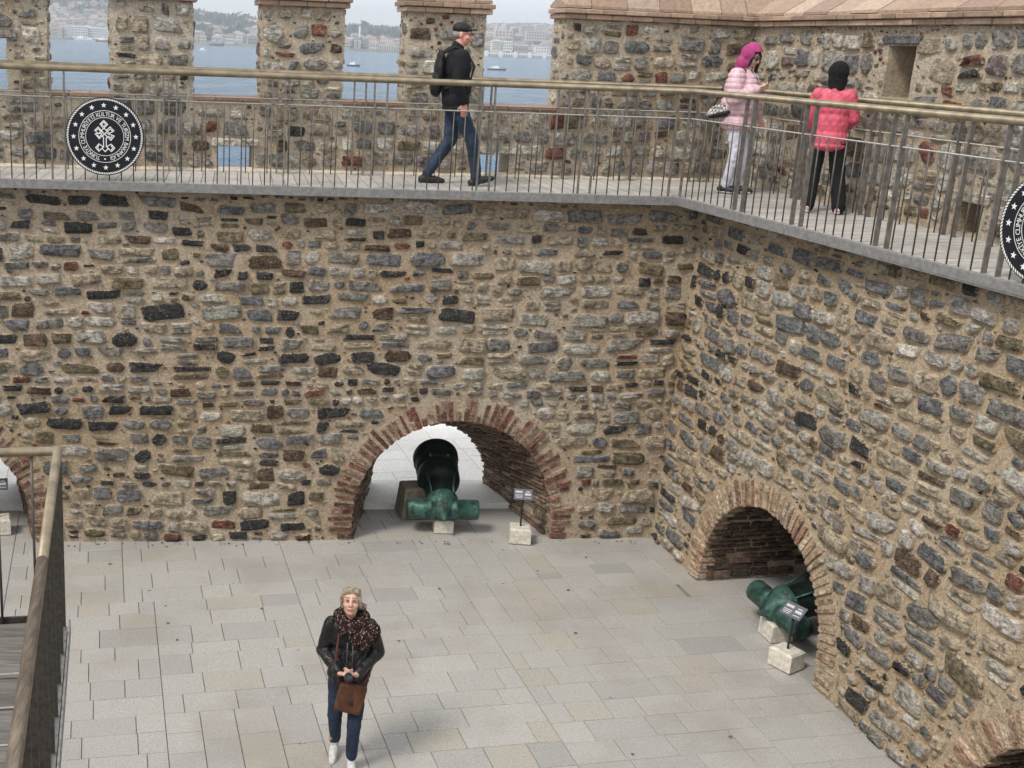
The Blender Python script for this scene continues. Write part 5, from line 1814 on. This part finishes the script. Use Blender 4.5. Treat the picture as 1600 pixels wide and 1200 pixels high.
# --- woman in the courtyard looking up
p = Person((.175, 8.22, .002), 181, 1.575, 'woman in black leather jacket and leopard scarf walking across the courtyard looking up', .92)
H, T = headform((.005, .05, 1.60), .48, .05, 1.1)
shR, elR, wrR = (.185, 0, 1.37), (.255, .0, 1.12), (.085, .25, 1.03)
shL, elL, wrL = (-.185, 0, 1.37), (-.27, .0, 1.12), (-.075, .26, 1.03)
hpR, knR, anR = (.095, 0, .88), (.115, .04, .49), (.125, -.13, .13)
hpL, knL, anL = (-.095, 0, .88), (-.075, .13, .48), (-.065, .10, .10)
torso = [ell((0, 0, .95), (.18, .13, .14)), ell((0, .01, 1.12), (.165, .125, .17)), ell((0, 0, 1.30), (.18, .12, .17)), cone((-.16, 0, 1.38), .055, (.16, 0, 1.38), .055), cone((0, -.01, 1.38), .058, (0, .03, 1.55), .05)]
body = H + torso + limb(shR, elR, wrR, (.05, .042, .028)) + limb(shL, elL, wrL, (.05, .042, .028)) + limb(hpR, knR, anR, (.088, .06, .04)) + limb(hpL, knL, anL, (.088, .06, .04)) + \
    hand(wrR, (-.75, .55, .15), (-.2, -.3, .9), 1, .75) + hand(wrL, (.75, .5, .25), (.2, -.3, .9), -1, .75)
p.skin(body, M['skin'])
face(p, T, M['lips'], M['grey_brow'])
p.part('leather_jacket', fuse([ell((0, 0, .90), (.215, .165, .12)), ell((0, .01, 1.06), (.20, .16, .2)), ell((0, 0, 1.27), (.20, .145, .19)), cone((-.15, 0, 1.37), .062, (.15, 0, 1.37), .062), cone((0, -.04, 1.39), .10, (0, -.05, 1.46), .11), ell((0, 0, .83), (.205, .155, .05))] +
                              limb(shR, elR, (.11, .225, 1.04), (.070, .066, .050)) + limb(shL, elL, (-.10, .235, 1.04), (.070, .066, .050)), .0085, 2, lambda V, N: .014 * (vnoise(V * [1, 1, 1.3], 16, 3) - .5)), M['leather'])
for sx in (-.028, .022):
    V, F = tube([(sx, .165, 1.28), (sx * 1.1, .175, 1.1), (sx * .9, .165, .93), (sx, .16, .84)], .006, 6); p.part('zip', (V, F), M['steel'])
p.part('jeans', fuse([ell((0, 0, .9), (.185, .14, .13))] + limb(hpR, knR, (.105, -.10, .20), (.10, .072, .056)) + limb(hpL, knL, (-.066, .105, .17), (.10, .072, .056)) + [cone((.105, -.105, .20), .060, (.105, -.112, .165), .058), cone((-.066, .106, .18), .060, (-.065, .102, .14), .058)], .008, 2,
                     lambda V, N: .012 * (vnoise(V * [1, 1, 1.6], 14, 5) - .5)), M['jeans'])
for an, tw, up in (((.105, -.125, .035), .12, -.30), ((-.065, .10, .004), -.03, .0)):
    p.part('sock', fuse([cone(np.array(an) + [0, 0, .07], .040, np.array(an) + [0, .01, .15], .042)], .008, 1), M['white'])
    a, b = shoe(an, tw, up, L=.27); s_ = p.part('sneaker', fuse(a, .006, 2, lambda V, N: .004 * (vnoise(V, 60, 4) - .5)), M['sneaker']); p.part('sole', fuse(b, .006, 1), M['white'], parent=s_)
hr = [T(ell((0, -.035, .045), (.086, .088, .082))), T(cone((-.05, .055, .085), .020, (.05, .055, .085), .020)), T(cone((-.066, .035, .07), .020, (-.05, .055, .085), .018)), T(cone((.066, .035, .07), .020, (.05, .055, .085), .018)), T(ell((-.03, .0, .098), (.042, .06, .036))), T(ell((.035, .0, .098), (.04, .06, .034))), T(ell((0, -.06, .07), (.08, .06, .06)))]
r2 = np.random.default_rng(4)
for i in range(0):
    a = r2.uniform(0, 6.28); q = np.array([.05 * math.cos(a), -.01 + .06 * math.sin(a) * .8, .115 + .02 * r2.random()]); e = q + np.array([.02 * math.cos(a) + r2.normal(0, .015), r2.normal(0, .02), r2.uniform(.004, .022)])
    hr.append(T(cone(q, .014, e, .007, 8)))
hr += [T(cone((-.076, .03, .05), .018, (-.08, .0, -.03), .014)), T(cone((.076, .03, .05), .018, (.08, .0, -.03), .014)), T(ell((-.10, -.05, -.02), (.035, .03, .03)))]
p.part('hair', fuse(hr, .006, 2, lambda V, N: .016 * (vnoise(V * [1, 1, .6], 50, 4) - .4) + .006 * (vnoise(V, 110, 5) - .5)), M['hair_grey'])
sc = []
for i in range(30):
    a = 2 * math.pi * i / 30; sc.append(ell((.125 * math.cos(a), -.01 + .105 * math.sin(a), 1.445 + .02 * math.sin(3 * a) - .02 * math.sin(a)), (.055, .05, .055)))
for i in range(16):
    t = i / 15; sc.append(ell((-.02 - .21 * t, .14 - .05 * t, 1.385 + .03 * math.sin(5 * t) - .015 * t), (.06, .055, .075)))
sc += [ell((-.07, .16, 1.32), (.09, .045, .07)), ell((-.15, .145, 1.31), (.08, .045, .065)), ell((-.235, .09, 1.37), (.05, .05, .07)), ell((.06, .14, 1.39), (.07, .045, .05)), ell((-.14, .17, 1.25), (.06, .03, .045))]
p.part('scarf', fuse(sc, .008, 2, lambda V, N: .022 * (vnoise(V * [1, 1, 1], 30, 3) - .5)), M['scarf'])
cmr = p.own('camera_lens', lathe((.0, .33, 1.03), (.0, .75, .66), [(0, 0), (0, .036), (.01, .04), (.05, .04), (.055, .036), (.075, .036), (.08, .030), (.074, .028), (.068, 0)], 24), M['black'], 'black camera lens held in both hands by the courtyard woman', 'camera')
V, F = lathe((.0, .33, 1.03), (.0, .75, .66), [(.0705, 0), (.0705, .027)], 24); mk('glass', p.W(V), F, m_plain('lens_glass', (.02, .022, .03), .05, var=.1), cmr, True)
# crossbody bag
q = [(-.16, .17, .85), (.05, .19, .89), (.10, .20, .665), (-.10, .20, .625)]
bagm = fuse([cone(q[0], .022, q[1], .022), cone(q[1], .022, q[2], .028), cone(q[2], .028, q[3], .028), cone(q[3], .028, q[0], .022)] + [cone(np.array(q[0]) * (1 - t) + np.array(q[3]) * t, .03, np.array(q[1]) * (1 - t) + np.array(q[2]) * t, .03) for t in np.linspace(.06, .94, 16)], .008, 6)
xb = p.own('crossbody_bag', bagm, M['tan_leather'], 'brown suede crossbody bag hanging before the woman in the courtyard', 'bag')
V, F = tube([(.085, .19, .90), (.13, .185, 1.05), (.115, .165, 1.25), (.10, .12, 1.42), (.02, -.10, 1.46), (-.14, -.17, 1.2), (-.225, .0, .98), (-.15, .16, .87)], .013, 8); mk('strap', p.W(V), F, m_plain('bag_strap', (.10, .03, .022), .7), xb, True)
V, F = lathe((-.03, .225, .73), (0, 1, 0), [(0, .0), (0, .022), (.006, .022), (.008, .015), (.008, .0)], 16); mk('badge', p.W(V), fix(F, True), M['shoe_black'], xb, True)
for i in range(4):
    V, F = lathe((-.15 + .004 * i, .175, .865 - .02 * i), (0, 1, 0), [(0, .009), (.006, .009), (.006, 0)], 10); mk('clasp', p.W(V), fix(F, True), M['steel'], xb, True)

# ------------------------------------------------------------------ bits of leaf and grit on the paving
rg = np.random.default_rng(99)
lit = MB()
for i in range(115):
    x, y = rg.uniform(-3, 4.3), rg.uniform(7.0, 12.7)
    if i > 35: y = 12.50 + .113 * x - rg.uniform(.01, .12)
    if x > 3.87 + (12.97 - y) * .21 - .1: continue
    n = 6; r = rg.uniform(.008, .024) * (1 if i < 35 else .8); t = np.linspace(0, 6.28, n, endpoint=False)
    q = np.stack([x + np.cos(t) * r * rg.uniform(.5, 1.2, n), y + np.sin(t) * r * rg.uniform(.5, 1.2, n), np.full(n, .004) + rg.uniform(0, .006, n)], 1)
    lit.add(np.concatenate([q, [[x, y, .004 + r * .5]]]), [(k, (k + 1) % n, n) for k in range(n)], [(.06, .05, .035), (.12, .10, .06), (.45, .42, .36), (.16, .13, .10)][rg.integers(4)])
tag(lit.build('leaf_litter', m_attr('dry_litter', .9)), kind='stuff')
